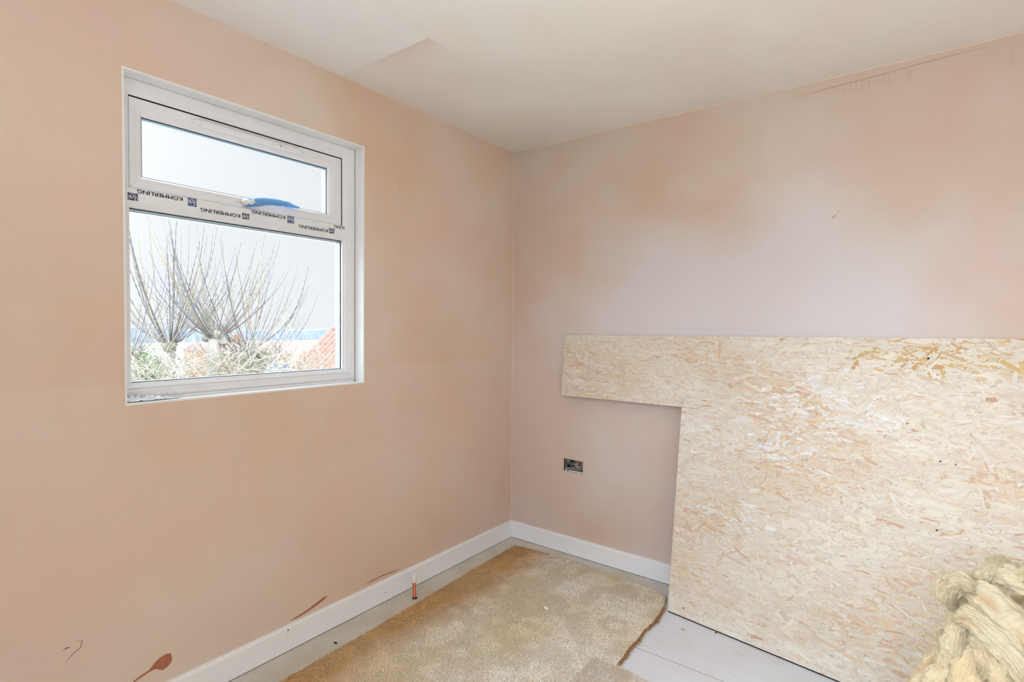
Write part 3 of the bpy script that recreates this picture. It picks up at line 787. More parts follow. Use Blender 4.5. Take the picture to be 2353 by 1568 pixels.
for (tt, hh) in ((0.0, 0.0), (0.5, 1.0), (1.0, 0.55)):
    cx = px + dx*Ln*(tt-0.5) - dy*bend*math.sin(tt*math.pi); cy = py + dy*Ln*(tt-0.5) + dx*bend*math.sin(tt*math.pi); cz = CT - 0.0008 + Hh*hh
    w = Wd * (1.0 if tt < 1 else 0.45)
    pts3.append(np.stack([cx-dy*w, cy+dx*w, cz], 1)); pts3.append(np.stack([cx+dy*w, cy-dx*w, cz], 1))
V = np.stack(pts3, 1).reshape(-1, 3)
i0 = np.arange(NT)*6
F = np.concatenate([np.stack([i0, i0+1, i0+3, i0+2], 1), np.stack([i0+2, i0+3, i0+5, i0+4], 1)])
V = V - np.array([1.2, -1.3, 0.0])
pile = np_mesh('pile', V, F, M['pile'], carpet)
tag(pile, kind='stuff')
ca = np.array(lin((250,232,204))[:3]); cb = np.array(lin((252,242,228))[:3]); cc = np.array(lin((216,170,116))[:3])
w1 = np.clip((grid_noise(px, py, 2.2, 70, 3)-0.35)/0.3, 0, 1)[:, None]
lighter = np.clip((px-0.17-0.10*grid_noise(px, py, 4, 80, 2)-0.04)/0.16, 0, 1)[:, None]   # browner left margin is the shade under the window, painted into the pile
cl = (ca*(1-w1)+cb*w1)*lighter + cc*(1-lighter)
cl = cl * rg.uniform(0.93, 1.10, NT)[:, None]
yel = np.clip((grid_noise(px, py, 3.0, 90, 2)-0.55)/0.2, 0, 1)[:, None]*0.4
cl = cl*(1-yel) + np.array(lin((236,216,166))[:3])*yel
grey = ((px > 1.02) & (py < -0.80)).astype(float)[:, None]*0.6
cl = cl*(1-grey) + np.array(lin((216,202,186))[:3])*grey
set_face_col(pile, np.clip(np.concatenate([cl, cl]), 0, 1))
# frayed brown jute along the cut edges
def fray(name, pts, nst, ln, spread, seed, up=0.006):
    r_ = random.Random(seed); b = MB()
    P = [Vector((p[0], p[1], 0)) for p in pts]; seg = [(P[i+1]-P[i]).length for i in range(len(P)-1)]; tot = sum(seg)
    for _ in range(nst):
        d_ = r_.random()*tot; i = 0
        while i < len(seg)-1 and d_ > seg[i]: d_ -= seg[i]; i += 1
        p = P[i].lerp(P[i+1], min(1, d_/seg[i])); t_ = (P[i+1]-P[i]).normalized(); nrm = Vector((-t_.y, t_.x, 0))
        l = ln*(0.25+0.75*r_.random()**1.5)*(0.45+1.1*abs(noise.noise(Vector((d_*30+i*9, 0, seed))))); dirv = (nrm*r_.uniform(0.4, 1.0) + t_*r_.uniform(-spread, spread)).normalized()
        q0 = p - nrm*0.003 + Vector((0, 0, r_.uniform(0.002, CT+0.002)))
        q1 = q0 + dirv*l*0.55 + Vector((0, 0, r_.uniform(-0.001, up*0.6)))
        q2 = q1 + dirv*l*0.45 + Vector((r_.uniform(-0.002, 0.002), r_.uniform(-0.002, 0.002), -0.002)); q1.z = max(q1.z, 0.001); q2.z = max(q2.z, 0.0006)
        b.tube([q0, q1, q2], [0.0009, 0.0008, 0.0003], 3, False)
    return b.build(name, M['jute'], carpet)
tag(fray('frayed_edge', [(1.116,-0.79),(1.116,-0.744),(1.108,-0.66),(1.112,-0.58),(1.106,-0.50),(1.112,-0.42),(1.107,-0.33),(1.100,-0.27)][::-1], 1700, 0.036, 1.7, 31, 0.010), 'brown frayed cut edge')
tag(fray('frayed_edge', [(0.40,-0.092),(0.52,-0.098),(0.64,-0.110),(0.75,-0.117)], 260, 0.010, 1.2, 32), 'brown frayed back edge')
tag(fray('frayed_edge', [(1.064,-0.146),(1.085,-0.20),(1.100,-0.27)], 260, 0.012, 1.2, 33), 'frayed corner edge')

# ------------------------------------------------------------------ small debris
def crumb(name, loc, size, mat, seed, label, cat, group=None):
    bm = bmesh.new(); bmesh.ops.create_icosphere(bm, subdivisions=3, radius=1.0)
    for v in bm.verts:
        q = 1 + 0.55*noise.noise(v.co*1.6 + Vector((seed, seed*2, 0)))
        v.co = Vector((v.co.x*size[0]*q, v.co.y*size[1]*q, v.co.z*size[2]*q))
    zmin = min(v.co.z for v in bm.verts)
    for v in bm.verts: v.co.z -= zmin
    me = bpy.data.meshes.new(name); bm.to_mesh(me); bm.free(); me.materials.append(mat)
    o = bpy.data.objects.new(name, me); o.location = loc; link(o)
    return tag(o, label, cat, group)
M['chip'] = simple('plaster_chip', (245,238,228), 0.7, var=0.1, vscale=200)
crumb('plaster_chip', (0.675, -0.621, CT+0.002), (0.012, 0.008, 0.007), M['chip'], 3.3, 'white flake of plaster lying on the beige carpet', 'plaster chip')
M['chip2'] = simple('grey_stone', (196,190,178), 0.8, var=0.15, vscale=300)
crumb('stone_chip', (1.232, -0.382, 0.0), (0.009, 0.005, 0.003), M['chip2'], 6.1, 'small grey chip on the pale floor near the foot of the board', 'chip')
M['chip3'] = simple('brown_crumb', (120,62,44), 0.8)
crumb('brown_crumb', (1.353, -0.318, 0.0), (0.005, 0.0035, 0.002), M['chip3'], 8.4, 'tiny reddish-brown crumb on pale floor close to the board', 'crumb')
M['chip4'] = simple('black_crumb', (24,22,22), 0.7)
crumb('black_fragment', (0.121, -1.365, 0.0), (0.009, 0.004, 0.002), M['chip4'], 2.2, 'small black fragment between carpet and skirting, nearer the pipe', 'fragment')
crumb('black_fragment', (0.121, -1.765, 0.0), (0.009, 0.005, 0.002), M['chip4'], 5.2, 'small black fragment between carpet and skirting, at the bottom edge of the view', 'fragment')

# ------------------------------------------------------------------ leaning OSB sheet with the notched corner
TL = Vector((0.391, -0.0135, 1.275)); W_N, T_N = 0.7078, 0.273
BXY = (1.1227, -0.2767); SLM = -0.1322; SMAX = 2.25
TH = 0.011
def S(s, t, off=0.0):
    top = TL + Vector((s, 0, 0.0077*s)); bot = Vector((BXY[0]+(s-W_N)*0.992, BXY[1]+(s-W_N)*SLM, 0.0065))
    p = top.lerp(bot, t)
    if off:
        du = Vector((1, -0.13*t, 0)); dv = bot-top; nrm = du.cross(dv).normalized()
        if nrm.y > 0: nrm = -nrm
        p = p + nrm*off
    return p
LH = 1.30   # slant height
board = empty('osb_sheet', (BXY[0], BXY[1], 0.0)); BO = Vector(board.location)
M['osb_core'] = simple('osb_core', (228,210,186), 0.7, var=0.06, vscale=30, bump=0.4, bscale=150)
# slab with front face at offset 0 and back face at -TH
b = MB()
ss = [W_N*i/16 for i in range(16)] + [W_N + (SMAX-W_N)*i/34 for i in range(35)]; ts = [T_N*i/8 for i in range(8)] + [T_N + (1-T_N)*i/20 for i in range(21)]
idx = {}
def bv(i, j, k):
    if (i, j, k) not in idx: idx[(i, j, k)] = len(b.v); b.v.append(tuple(S(ss[i], ts[j], -0.0005 if k == 0 else -TH)))
    return idx[(i, j, k)]
cell = lambda i, j: 0 <= i < len(ss)-1 and 0 <= j < len(ts)-1 and (ts[j+1] <= T_N + 1e-6 or ss[i] >= W_N - 1e-6)
for i in range(len(ss)-1):
    for j in range(len(ts)-1):
        if not cell(i, j): continue
        for kk in (0, 1): b.f.append((bv(i,j,kk), bv(i+1,j,kk), bv(i+1,j+1,kk), bv(i,j+1,kk)))
        if not cell(i-1, j): b.f.append((bv(i,j,0), bv(i,j+1,0), bv(i,j+1,1), bv(i,j,1)))
        if not cell(i+1, j): b.f.append((bv(i+1,j,0), bv(i+1,j+1,0), bv(i+1,j+1,1), bv(i+1,j,1)))
        if not cell(i, j-1): b.f.append((bv(i,j,0), bv(i+1,j,0), bv(i+1,j,1), bv(i,j,1)))
        if not cell(i, j+1): b.f.append((bv(i,j+1,0), bv(i+1,j+1,0), bv(i+1,j+1,1), bv(i,j+1,1)))
o = b.build('board', M['osb_core'], board)
bm = bmesh.new(); bm.from_mesh(o.data); bmesh.ops.recalc_face_normals(bm, faces=bm.faces); bm.to_mesh(o.data); bm.free()
# wood strands pressed into the face, clipped to the sheet outline
rf = random.Random(77)
def clip_poly(pl, rect):
    x0, x1, y0, y1 = rect
    for (ax, val, sgn) in ((0, x0, 1), (0, x1, -1), (1, y0, 1), (1, y1, -1)):
        out = []
        for i in range(len(pl)):
            p, q = pl[i], pl[(i+1) % len(pl)]; dp = (p[ax]-val)*sgn; dq = (q[ax]-val)*sgn
            if dp >= 0: out.append(p)
            if (dp >= 0) != (dq >= 0):
                t_ = dp/(dp-dq); out.append((p[0]+(q[0]-p[0])*t_, p[1]+(q[1]-p[1])*t_))
        pl = out
        if len(pl) < 3: return []
    return pl
RECTS = [(0.0005, SMAX-0.001, 0.0006, T_N*LH-0.0006), (W_N+0.0005, SMAX-0.001, T_N*LH-0.0006, LH-0.0006)]
pal = [((230,218,200), 10), ((233,223,208), 8), ((227,211,190), 7), ((230,214,198), 6), ((227,207,182), 4), ((232,221,198), 2.5), ((226,204,186), 1.2), ((218,186,152), 0.30), ((212,174,148), 0.2), ((233,226,214), 4)]
pal_c = [np.array(lin(c)[:3]) for c, w in pal]; pal_w = [w for c, w in pal]
fv, ff, fc = [], [], []
def flake(cx, cy, L_, W_, ang, col, lift, wav=True):
    ca_, sa_ = math.cos(ang), math.sin(ang)
    hl, hw = L_/2, W_/2
    pts_ = [(-hl+rf.uniform(0, W_*0.8), -hw), (hl-rf.uniform(0, W_*0.8), -hw*rf.uniform(0.6, 1)), (hl, hw*rf.uniform(-0.2, 1)), (hl*rf.uniform(0.2, 0.9), hw), (-hl, hw*rf.uniform(0.3, 1))]
    pl = [(cx+x*ca_-y*sa_, cy+x*sa_+y*ca_) for x, y in pts_]
    tl, tw_ = rf.uniform(-0.006, 0.006), rf.uniform(-0.02, 0.02)
    for rc in RECTS:
        q = clip_poly(pl, rc)
        if not q: continue
        base = len(fv)
        for (x, y) in q:
            lx = (x-cx)*ca_+(y-cy)*sa_; ly = -(x-cx)*sa_+(y-cy)*ca_
            fv.append(tuple(S(x, y/LH, max(0.00012, lift + lx*tl + ly*tw_)) - BO))
        ff.append(tuple(range(base, base+len(q)))); fc.append(col)
def tone(x, y):
    """slow drift of colour over the sheet, e.g. the resin-brown patch near the top"""
    n1 = noise.noise(Vector((x*2.1+4, y*3.2, 2.0))); return n1
NFL = 30000
for i in range(NFL):
    cx = rf.uniform(-0.02, SMAX if rf.random() < 0.25 else 2.0); cy = rf.uniform(-0.02, LH+0.02)
    if cx < W_N-0.06 and cy > T_N*LH+0.05: continue
    r0 = rf.random()
    ang = rf.gauss(0.0, 0.30) if r0 < 0.72 else rf.uniform(-1.5, 1.5)
    L_ = rf.lognormvariate(math.log(0.046), 0.5); W_ = rf.lognormvariate(math.log(0.0075), 0.6)
    L_ = min(L_, 0.12); W_ = min(W_, 0.022)
    col = pal_c[rf.choices(range(len(pal)), pal_w)[0]]
    br = math.exp(-(((cx-1.72)/0.30)**2 + ((cy-0.075)/0.075)**2))
    n1 = tone(cx, cy)
    if br > 0.25 and rf.random() < br*0.5: col = np.array(lin(rf.choice([(218,184,132),(212,170,122),(226,198,148),(220,190,138)]))[:3])
    elif n1 > 0.18 and rf.random() < 0.35: col = np.array(lin(rf.choice([(226,202,172),(230,208,176),(222,190,164)]))[:3])
    elif rf.random() < 0.55*max(math.exp(-(((cx-a_)/ra)**2+((cy-b_)/rb)**2)) for a_, b_, ra, rb in ((1.25, 0.27, 0.16, 0.07), (0.80, 0.46, 0.12, 0.07), (1.16, 0.50, 0.13, 0.06), (1.42, 0.36, 0.14, 0.05), (1.0, 0.80, 0.12, 0.05))): col = np.array(lin(rf.choice([(242,238,232), (238,235,232)]))[:3])  # whiter strands paint glare onto the sheet
    elif n1 < -0.05 and rf.random() < 0.5: col = np.array(lin((236,227,212))[:3])
    col = col * rf.uniform(0.93, 1.05)
    flake(cx, cy, L_, W_, ang, np.clip(col, 0, 0.95), rf.uniform(0.0001, 0.0009))
# slivers: thin darker gaps and orange strands
for i in range(4200):
    cx = rf.uniform(0, SMAX); cy = rf.uniform(0, LH)
    if cx < W_N and cy > T_N*LH: continue
    col = np.array(lin(rf.choice([(196,170,148),(206,180,156),(186,158,138),(212,180,156),(200,178,158),(160,134,116)]))[:3])
    flake(cx, cy, rf.uniform(0.005, 0.022), rf.uniform(0.0007, 0.0018), rf.gauss(0, 0.7), col, 0.0013)
for i in range(45):
    cx = rf.uniform(W_N, SMAX); cy = rf.uniform(0.02, LH)
    flake(cx, cy, rf.uniform(0.02, 0.06), rf.uniform(0.002, 0.006), rf.gauss(0, 0.15), np.array(lin(rf.choice([(222,176,142),(216,168,136)]))[:3]), 0.0013)
osb = mesh_obj('strand_face', fv, ff, M['flakes'], board)
set_face_col(osb, np.array(fc))
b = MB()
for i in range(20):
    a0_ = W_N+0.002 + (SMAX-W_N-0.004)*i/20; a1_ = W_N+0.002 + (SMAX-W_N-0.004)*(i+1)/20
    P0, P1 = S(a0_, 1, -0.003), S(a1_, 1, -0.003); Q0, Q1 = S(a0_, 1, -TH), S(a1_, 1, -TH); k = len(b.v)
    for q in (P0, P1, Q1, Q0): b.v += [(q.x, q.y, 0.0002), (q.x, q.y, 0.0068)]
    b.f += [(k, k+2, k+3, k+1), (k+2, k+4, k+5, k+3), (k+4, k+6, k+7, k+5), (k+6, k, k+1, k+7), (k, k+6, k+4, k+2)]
tag(b.build('under_shade', M['dark'], board), 'dark strip painted as shade under the board')  # black strip standing in for the shade beneath the board
# saw overcut lines at the notch and little holes
b = MB()
def on(s, y, off=0.0016): return S(s, y/LH, off)
b.tube([on(W_N, T_N*LH), on(W_N+0.03, T_N*LH+0.0005), on(W_N+0.085, T_N*LH+0.001)], 0.0006, 4)
b.tube([on(W_N+0.001, T_N*LH), on(W_N+0.003, T_N*LH-0.05)], 0.0004, 4)
b.build('saw_cut', simple('saw_kerf', (120,96,80), 0.9), board)
for (s, y, r_) in ((1.663, 0.080, 0.0042), (0.785, 1.262, 0.0030), (1.70, 0.46, 0.0030), (1.745, 0.465, 0.0022), (1.60, 0.335, 0.0024), (1.06, 0.068, 0.0020), (1.69, 0.70, 0.003)):
    p = on(s, y, 0.0002); q = on(s, y, 0.0017); b = MB(); b.tube([p, q], r_, 10); b.build('screw_hole', M['dark'], board)
tag(board, 'large notched sheet of pale flaky strand board leaning against the back wall', 'board')

# ------------------------------------------------------------------ heap of mineral wool
wool = empty('insulation', (2.35, -0.80, 0.0)); WO = Vector(wool.location)
WV, WF, WC = [], [], []
cream = np.array(lin((216,205,176))[:3]); tan = np.array(lin((234,206,160))[:3]); pinkc = np.array(lin((230,208,180))[:3]); brown = np.array(lin((190,130,72))[:3])
def wadd(grid, nu, nv, cols, closed=False):
    base = len(WV)
    WV.extend(grid)
    for i in range(nu):
        for j in range(nv):
            a = base+i*(nv+1)+j
            WF.append((a, a+nv+1, a+nv+2, a+1)); WC.append(cols[i*(nv+1)+j])
def spline(P, t):
    n_ = len(P)-1; u = t*n_; i = min(int(u), n_-1); f = u-i
    p0 = P[max(i-1, 0)]; p1 = P[i]; p2 = P[i+1]; p3 = P[min(i+2, n_)]
    return 0.5*((2*p1)+(p2-p0)*f+(2*p0-5*p1+4*p2-p3)*f*f+(3*p1-p0-3*p2+p3)*f*f*f)
def fold(path, wdir, width, thick, seed, tone_=0.3, curl=0.0, nu=110, nv=96):
    """a torn fluffy layer: closed elliptical section swept along a path, roughened by noise"""
    P = [Vector(p) for p in path]; wd = Vector(wdir).normalized(); g_ = []; cols = []
    for i in range(nu+1):
        t = i/nu; c = spline(P, t); tg = (spline(P, min(1, t+0.01))-spline(P, max(0, t-0.01))).normalized()
        wv = (wd - tg*wd.dot(tg)).normalized(); nv_ = tg.cross(wv)
        env = max(0.02, math.sin(math.pi*min(1, max(0, t*0.96+0.02))))**0.6
        for j in range(nv+1):
            a = 2*math.pi*j/nv
            rx = width*0.5*env*(1+0.25*noise.noise(Vector((t*3.1, seed, 0.3)))); ry = thick*0.5*env
            q = wv*math.cos(a)*rx + nv_*(math.sin(a)*ry + curl*math.cos(a)**2*rx)
            p = c + q
            d1 = noise.fractal(p*16 + Vector((seed*3.7, 0, seed)), 1.0, 2.0, 5)*0.015
            # long flowing ridges following the torn fibres
            d2 = noise.noise(Vector((t*2.5+seed, math.cos(a)*4.0, math.sin(a)*4.0)))*0.007
            d3 = noise.noise(Vector((t*5+seed, math.cos(a)*19.0, math.sin(a)*19.0)))*0.0018 + noise.noise(p*120)*0.0016
            p = p + q.normalized()*(d1+d2+d3)
            g_.append(tuple(p-WO))
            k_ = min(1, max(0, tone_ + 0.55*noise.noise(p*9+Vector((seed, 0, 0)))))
            deep = min(1, max(0, -(d1+d2+d3)/0.011))*0.45  # hollows browned: crease shade painted into the wool colour
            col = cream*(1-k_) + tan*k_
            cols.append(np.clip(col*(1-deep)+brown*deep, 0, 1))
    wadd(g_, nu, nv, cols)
Yw = -0.85
# upper left curl, upright tuft, big diagonal swathes, hanging flap, lower ragged mass, hidden core
FOLDS = [
 ([(2.150,-0.87,0.655),(2.118,-0.86,0.668),(2.096,-0.85,0.645),(2.092,-0.85,0.610),(2.112,-0.86,0.580)], (0.2,1,0.1), 0.060, 0.040, 1, 0.05, 0.0),
 ([(2.158,-0.85,0.650),(2.185,-0.85,0.690),(2.198,-0.85,0.728),(2.196,-0.85,0.742)], (0.9,0.6,0), 0.042, 0.032, 2, 0.05, 0.0),
 ([(2.130,-0.86,0.640),(2.165,-0.88,0.640),(2.21,-0.91,0.612),(2.26,-0.94,0.560),(2.30,-0.96,0.50)], (0,0.5,0.9), 0.085, 0.045, 3, 0.05, 0.0),
 ([(2.150,-0.84,0.66),(2.20,-0.85,0.700),(2.25,-0.87,0.700),(2.32,-0.88,0.640)], (0,0.6,0.8), 0.075, 0.05, 4, 0.15, 0.0),
 ([(2.220,-0.86,0.70),(2.25,-0.88,0.735),(2.30,-0.88,0.72),(2.38,-0.87,0.64)], (0.1,0.6,0.7), 0.06, 0.04, 14, 0.02, 0.0),
 ([(2.108,-0.90,0.565),(2.125,-0.92,0.590),(2.155,-0.93,0.588),(2.20,-0.95,0.555),(2.235,-0.96,0.500),(2.225,-0.96,0.455)], (0.3,0.3,1), 0.055, 0.030, 5, 0.15, 0.0),
 ([(2.150,-0.92,0.560),(2.175,-0.94,0.535),(2.195,-0.95,0.500),(2.19,-0.95,0.470)], (1,0.2,0.3), 0.075, 0.035, 6, 0.25, 0.0),
 ([(2.118,-0.91,0.575),(2.112,-0.91,0.53),(2.100,-0.91,0.47),(2.075,-0.91,0.40),(2.04,-0.91,0.32)], (1,0.3,0), 0.050, 0.045, 7, 0.2, 0.0),
 ([(2.150,-0.92,0.540),(2.145,-0.93,0.48),(2.125,-0.94,0.41),(2.10,-0.94,0.33),(2.08,-0.94,0.22)], (1,0.3,0), 0.060, 0.050, 8, 0.3, 0.0),
 ([(2.100,-0.88,0.50),(2.075,-0.88,0.44),(2.05,-0.87,0.37),(2.02,-0.87,0.28),(2.0,-0.87,0.15)], (1,0.3,0), 0.060, 0.060, 9, 0.35, 0.0),
 ([(2.20,-0.95,0.45),(2.18,-0.96,0.40),(2.165,-0.97,0.33),(2.15,-0.97,0.2)], (1,0.4,0), 0.080, 0.050, 10, 0.5, 0.0),
 ([(2.25,-0.93,0.50),(2.245,-0.95,0.44),(2.235,-0.97,0.36),(2.23,-0.97,0.2)], (1,0.4,0), 0.080, 0.060, 11, 0.65, 0.0),
 ([(2.10,-0.92,0.40),(2.13,-0.96,0.415),(2.17,-0.98,0.405),(2.21,-0.98,0.37)], (0.2,0.5,1), 0.050, 0.035, 12, 0.2, 0.0),
 ([(2.085,-0.90,0.53),(2.090,-0.90,0.50),(2.094,-0.90,0.46)], (1,0.3,0), 0.026, 0.02, 13, 0.2, 0.0),
 ([(2.27,-0.87,0.64),(2.34,-0.88,0.66),(2.40,-0.92,0.60),(2.45,-0.95,0.45),(2.46,-0.95,0.25)], (1,0.3,0.2), 0.16, 0.12, 15, 0.3, 0.0),
 ([(2.23,-0.90,0.60),(2.29,-0.93,0.585),(2.33,-0.97,0.52),(2.34,-1.0,0.38),(2.33,-1.0,0.2)], (1,0.3,0.2), 0.14, 0.10, 16, 0.35, 0.0),
]
for f_ in FOLDS: fold(*f_)
# bulky core of the heap down to the floor
for (c_, r3, sd) in (((2.28,-0.80,0.45),(0.155,0.13,0.19),51), ((2.26,-0.82,0.20),(0.24,0.17,0.22),52), ((2.42,-0.80,0.33),(0.22,0.16,0.30),53), ((2.18,-0.85,0.10),(0.22,0.16,0.11),54), ((2.165,-0.84,0.49),(0.075,0.07,0.11),55)):
    g_, cols = [], []
    nu, nv = 90, 110
    for i in range(nu+1):
        th = math.pi*i/nu
        for j in range(nv+1):
            ph = 2*math.pi*j/nv
            nrm = Vector((math.sin(th)*math.cos(ph), math.sin(th)*math.sin(ph), math.cos(th)))
            p = Vector(c_) + Vector((nrm.x*r3[0], nrm.y*r3[1], nrm.z*r3[2]))
            dd = noise.fractal(p*13+Vector((sd, 0, 0)), 1.0, 2.0, 5)*0.03
            p = p + nrm*dd; p.z = max(p.z, 0.002)
            g_.append(tuple(p-WO)); k_ = min(1, max(0, 0.5+noise.noise(p*8)))
            cols.append(cream*(1-k_)*0.9+tan*k_*0.9)
    wadd(g_, nu, nv, cols)
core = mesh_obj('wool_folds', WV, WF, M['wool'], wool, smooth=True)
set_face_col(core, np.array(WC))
# loose fibres teased out of the folds
r_ = random.Random(91); fb = MB(); fcol = []
nverts = len(WV)
me_n = core.data.vertices
front_n = 70*45*len(FOLDS)
NG = 97
for _ in range(42000):
    vi = r_.randrange(min(nverts, (111*NG)*len(FOLDS)) - 3*NG)
    p = Vector(WV[vi])
    if p.z < 0.3: continue
    nn = Vector(me_n[vi].normal)
    along = (Vector(WV[vi+2*NG]) - p)
    if along.length < 1e-5 or along.length > 0.05: continue
    t_ = (along.normalized() + Vector((r_.gauss(0, 0.35), r_.gauss(0, 0.35), r_.gauss(0, 0.35)))).normalized()
    if r_.random() < 0.12: t_ = nn.cross(Vector((r_.gauss(0, 1), r_.gauss(0, 1), r_.gauss(0, 1)))).normalized()
    l = r_.uniform(0.008, 0.034); h = r_.uniform(-0.0005, 0.0032); side = t_.cross(nn)*r_.uniform(-0.004, 0.004)
    f0 = len(fb.f)
    fb.tube([p-t_*l*0.5, p-t_*l*0.15+nn*h+side*0.7, p+t_*l*0.2+nn*h*0.8+side, p+t_*l*0.5+nn*h*r_.uniform(-0.5, 1.6)], [0.00022, 0.00034, 0.00034, 0.0001], 3, False)
    cc_ = (cream if r_.random() < 0.82 else tan)*r_.uniform(0.97, 1.14)
    fcol += [np.clip(cc_, 0, 1)]*(len(fb.f)-f0)
fo = mesh_obj('loose_fibres', fb.v, fb.f, M['wool'], wool); set_face_col(fo, np.array(fcol)); tag(fo, kind='stuff')
tag(wool, 'fluffy cream and tan heap of mineral wool insulation in front of the leaning board', 'insulation')

# ------------------------------------------------------------------ outside: ground, far hill, houses, neighbouring roof
GZ = -2.75
def gz(x): return GZ if x > -18 else (GZ - 5.25*min(1.0, (-18-x)/22.0))
b = MB(); prof_g = [(60, GZ), (-18, GZ), (-40, gz(-40)), (-294, gz(-294))]
for (x, z) in prof_g: b.v += [(x, -260, z), (x, 420, z), (x, -260, z-0.3), (x, 420, z-0.3)]
for i in range(3): k = 4*i; b.f += [(k, k+4, k+5, k+1), (k+2, k+3, k+7, k+6)]
tag(b.build('ground', simple('winter_garden_ground', (118,120,106), 0.95, var=0.15, vscale=0.6)), 'pale winter garden ground seen far below through the window', 'ground', kind='stuff')
# wooded ridge on the horizon, distance haze painted into its blue-grey
M['wood'] = simple('hazy_woodland', (68,75,86), 0.95, var=0.12, vscale=0.12)
b = MB(); nseg = 260
for i in range(nseg+1):
    y = 60 + 220*i/nseg
    h = -0.6 - 1.4*math.exp(-((y-150)/40)**2) + 1.5*noise.noise(Vector((y*0.035, 0, 0))) + 1.1*noise.noise(Vector((y*0.22, 3, 0))) + 0.7*noise.noise(Vector((y*0.7, 7, 0)))
    for (xx, zz) in ((-294, gz(-294)), (-297, (h+gz(-294))*0.5), (-300, h-0.4), (-303, h), (-312, h-1), (-330, gz(-294))): b.v.append((xx, y, zz))
for i in range(nseg):
    for k in range(5): b.f.append((i*6+k, i*6+6+k, i*6+7+k, i*6+1+k))
tag(b.build('wooded_ridge', M['wood'], smooth=False), 'wooded ridge tinted blue-grey for distance haze along the horizon beyond the rooftops', 'hill')
# brick houses with red tiled roofs
M['brick'] = simple('orange_brick', (132,80,60), 0.9, var=0.1, vscale=4)
M['rooftile'] = simple('weathered_red_tiles', (98,72,68), 0.9, var=0.12, vscale=6)
M['fascia'] = simple('white_fascia', (180,180,180), 0.6)
M['paneout'] = simple('dark_window_pane', (90,100,110), 0.2)
def house(x, y0, y1, zw, zr, depth, label, chim=None, gable=None):
    G0 = gz(x)
    h = empty('brick_house', (x, (y0+y1)/2, G0))
    b = MB(); b.box(x-depth, x, y0, y1, G0, zw); b.build('wall', M['brick'], h)
    b = MB()
    b.v = [(x+0.4, y0-0.3, zw), (x+0.4, y1+0.3, zw), (x-depth-0.4, y1+0.3, zw), (x-depth-0.4, y0-0.3, zw), (x-depth/2, y0-0.3, zr), (x-depth/2, y1+0.3, zr)]
    b.f = [(0,1,5,4), (2,3,4,5), (0,4,3), (1,2,5), (0,3,2,1)]; b.build('roof', M['rooftile'], h)
    b = MB(); b.box(x+0.38, x+0.5, y0-0.3, y1+0.3, zw-0.14, zw+0.02); b.build('gutter', M['fascia'], h)
    if chim is not None:
        b = MB(); b.box(x-depth/2-0.4, x-depth/2+0.4, chim, chim+0.9, zr-0.6, zr+0.8); b.build('chimney', M['brick'], h)
    if gable:
        b = MB(); g0, g1 = gable; gm = (g0+g1)/2; xx = x+0.9
        b.v = [(xx, g0, G0), (xx, g1, G0), (xx, g1, zw-0.3), (xx, gm, zw+(g1-g0)*0.35), (xx, g0, zw-0.3), (x, g0, G0), (x, g1, G0), (x, g1, zw-0.3), (x, gm, zw+(g1-g0)*0.35), (x, g0, zw-0.3)]
        b.f = [(0,1,2,3,4), (0,5,6,1), (1,6,7,2), (2,7,8,3), (3,8,9,4), (4,9,5,0)]; b.build('gable', M['brick'], h)
    for k in range(2):
        yy = y0 + (y1-y0)*(0.3+0.4*k)
        b = MB(); b.box(x-0.02, x+0.06, yy-0.5, yy+0.5, zw-1.3, zw-0.5); b.build('window', M['paneout'], h)
    tag(h, label, 'house')
house(-44, 25.2, 31.5, -1.75, 0.25-0.55, 8, 'orange brick house with red tiled roof, partly behind the neighbouring roof', gable=(24.2, 26.3))
house(-62, 26.0, 33.0, -1.9, -0.72, 9, 'more distant red roofed brick house seen between the twigs, with a chimney', chim=29.9)
b = MB(); b.box(-38, -34, 17.8, 19.4, gz(-35), -1.9); b.box(-37.6, -35.2, 17.9, 19.3, -1.9, -1.5)
tag(b.build('blue_shed', simple('pale_blue_cladding', (66,102,150), 0.6), bevel=0.1), 'small pale blue outbuilding below the brick houses', 'shed')
# neighbouring pantiled roof: slopes up to the right, rolls run up the slope
nr = empty('neighbouring_roof', (-9.5, 7.5, GZ))
M['pantile'] = simple('clay_pantiles', (106,76,64), 0.85, var=0.2, vscale=7, bump=0.5, bscale=12)
b = MB(); xa, xb_ = -12.05, -5.0; ncol = 200; nrow = 16
y_lo, z_lo, y_hi, z_hi = 4.9, -0.70, 8.6, 2.62
for r in range(nrow):
    for e2 in (0, 1):
        f = (r+e2)/nrow; y = y_lo+(y_hi-y_lo)*f; z = z_lo+(z_hi-z_lo)*f
        for c in range(ncol+1):
            u = c/ncol*(xb_-xa)/0.235*2*math.pi
            lift = 0.075*math.sin(u) + (0.012 if e2 == 0 else 0.0)
            b.v.append((xa+(xb_-xa)*c/ncol, y-0.67*lift, z+0.74*lift))
    for c in range(ncol):
        a = (2*r)*(ncol+1)+c; b.f.append((a, a+1, a+ncol+2, a+ncol+1))
        if r: a2 = (2*r-1)*(ncol+1)+c; b.f.append((a2, a2+1, a+1, a))
b.build('tiles', M['pantile'], nr, smooth=False)
b = MB(); b.box(-12.0, -5.1, 5.1, 12.0, GZ, -0.62)
b.v += [(-12.0,5.1,-0.62),(-12.0,12.0,-0.62),(-12.0,8.6,2.5),(-5.1,5.1,-0.62),(-5.1,12.0,-0.62),(-5.1,8.6,2.5)]
q = len(b.v)-6; b.f += [(q,q+1,q+2),(q+3,q+5,q+4),(q+1,q+4,q+5,q+2)]
b.build('gable_wall', M['brick'], nr)
b = MB(); b.tube([(-12.1, 4.85, -0.72), (-12.1, 8.6, 2.66)], 0.05, 6); b.build('verge', M['pantile'], nr)
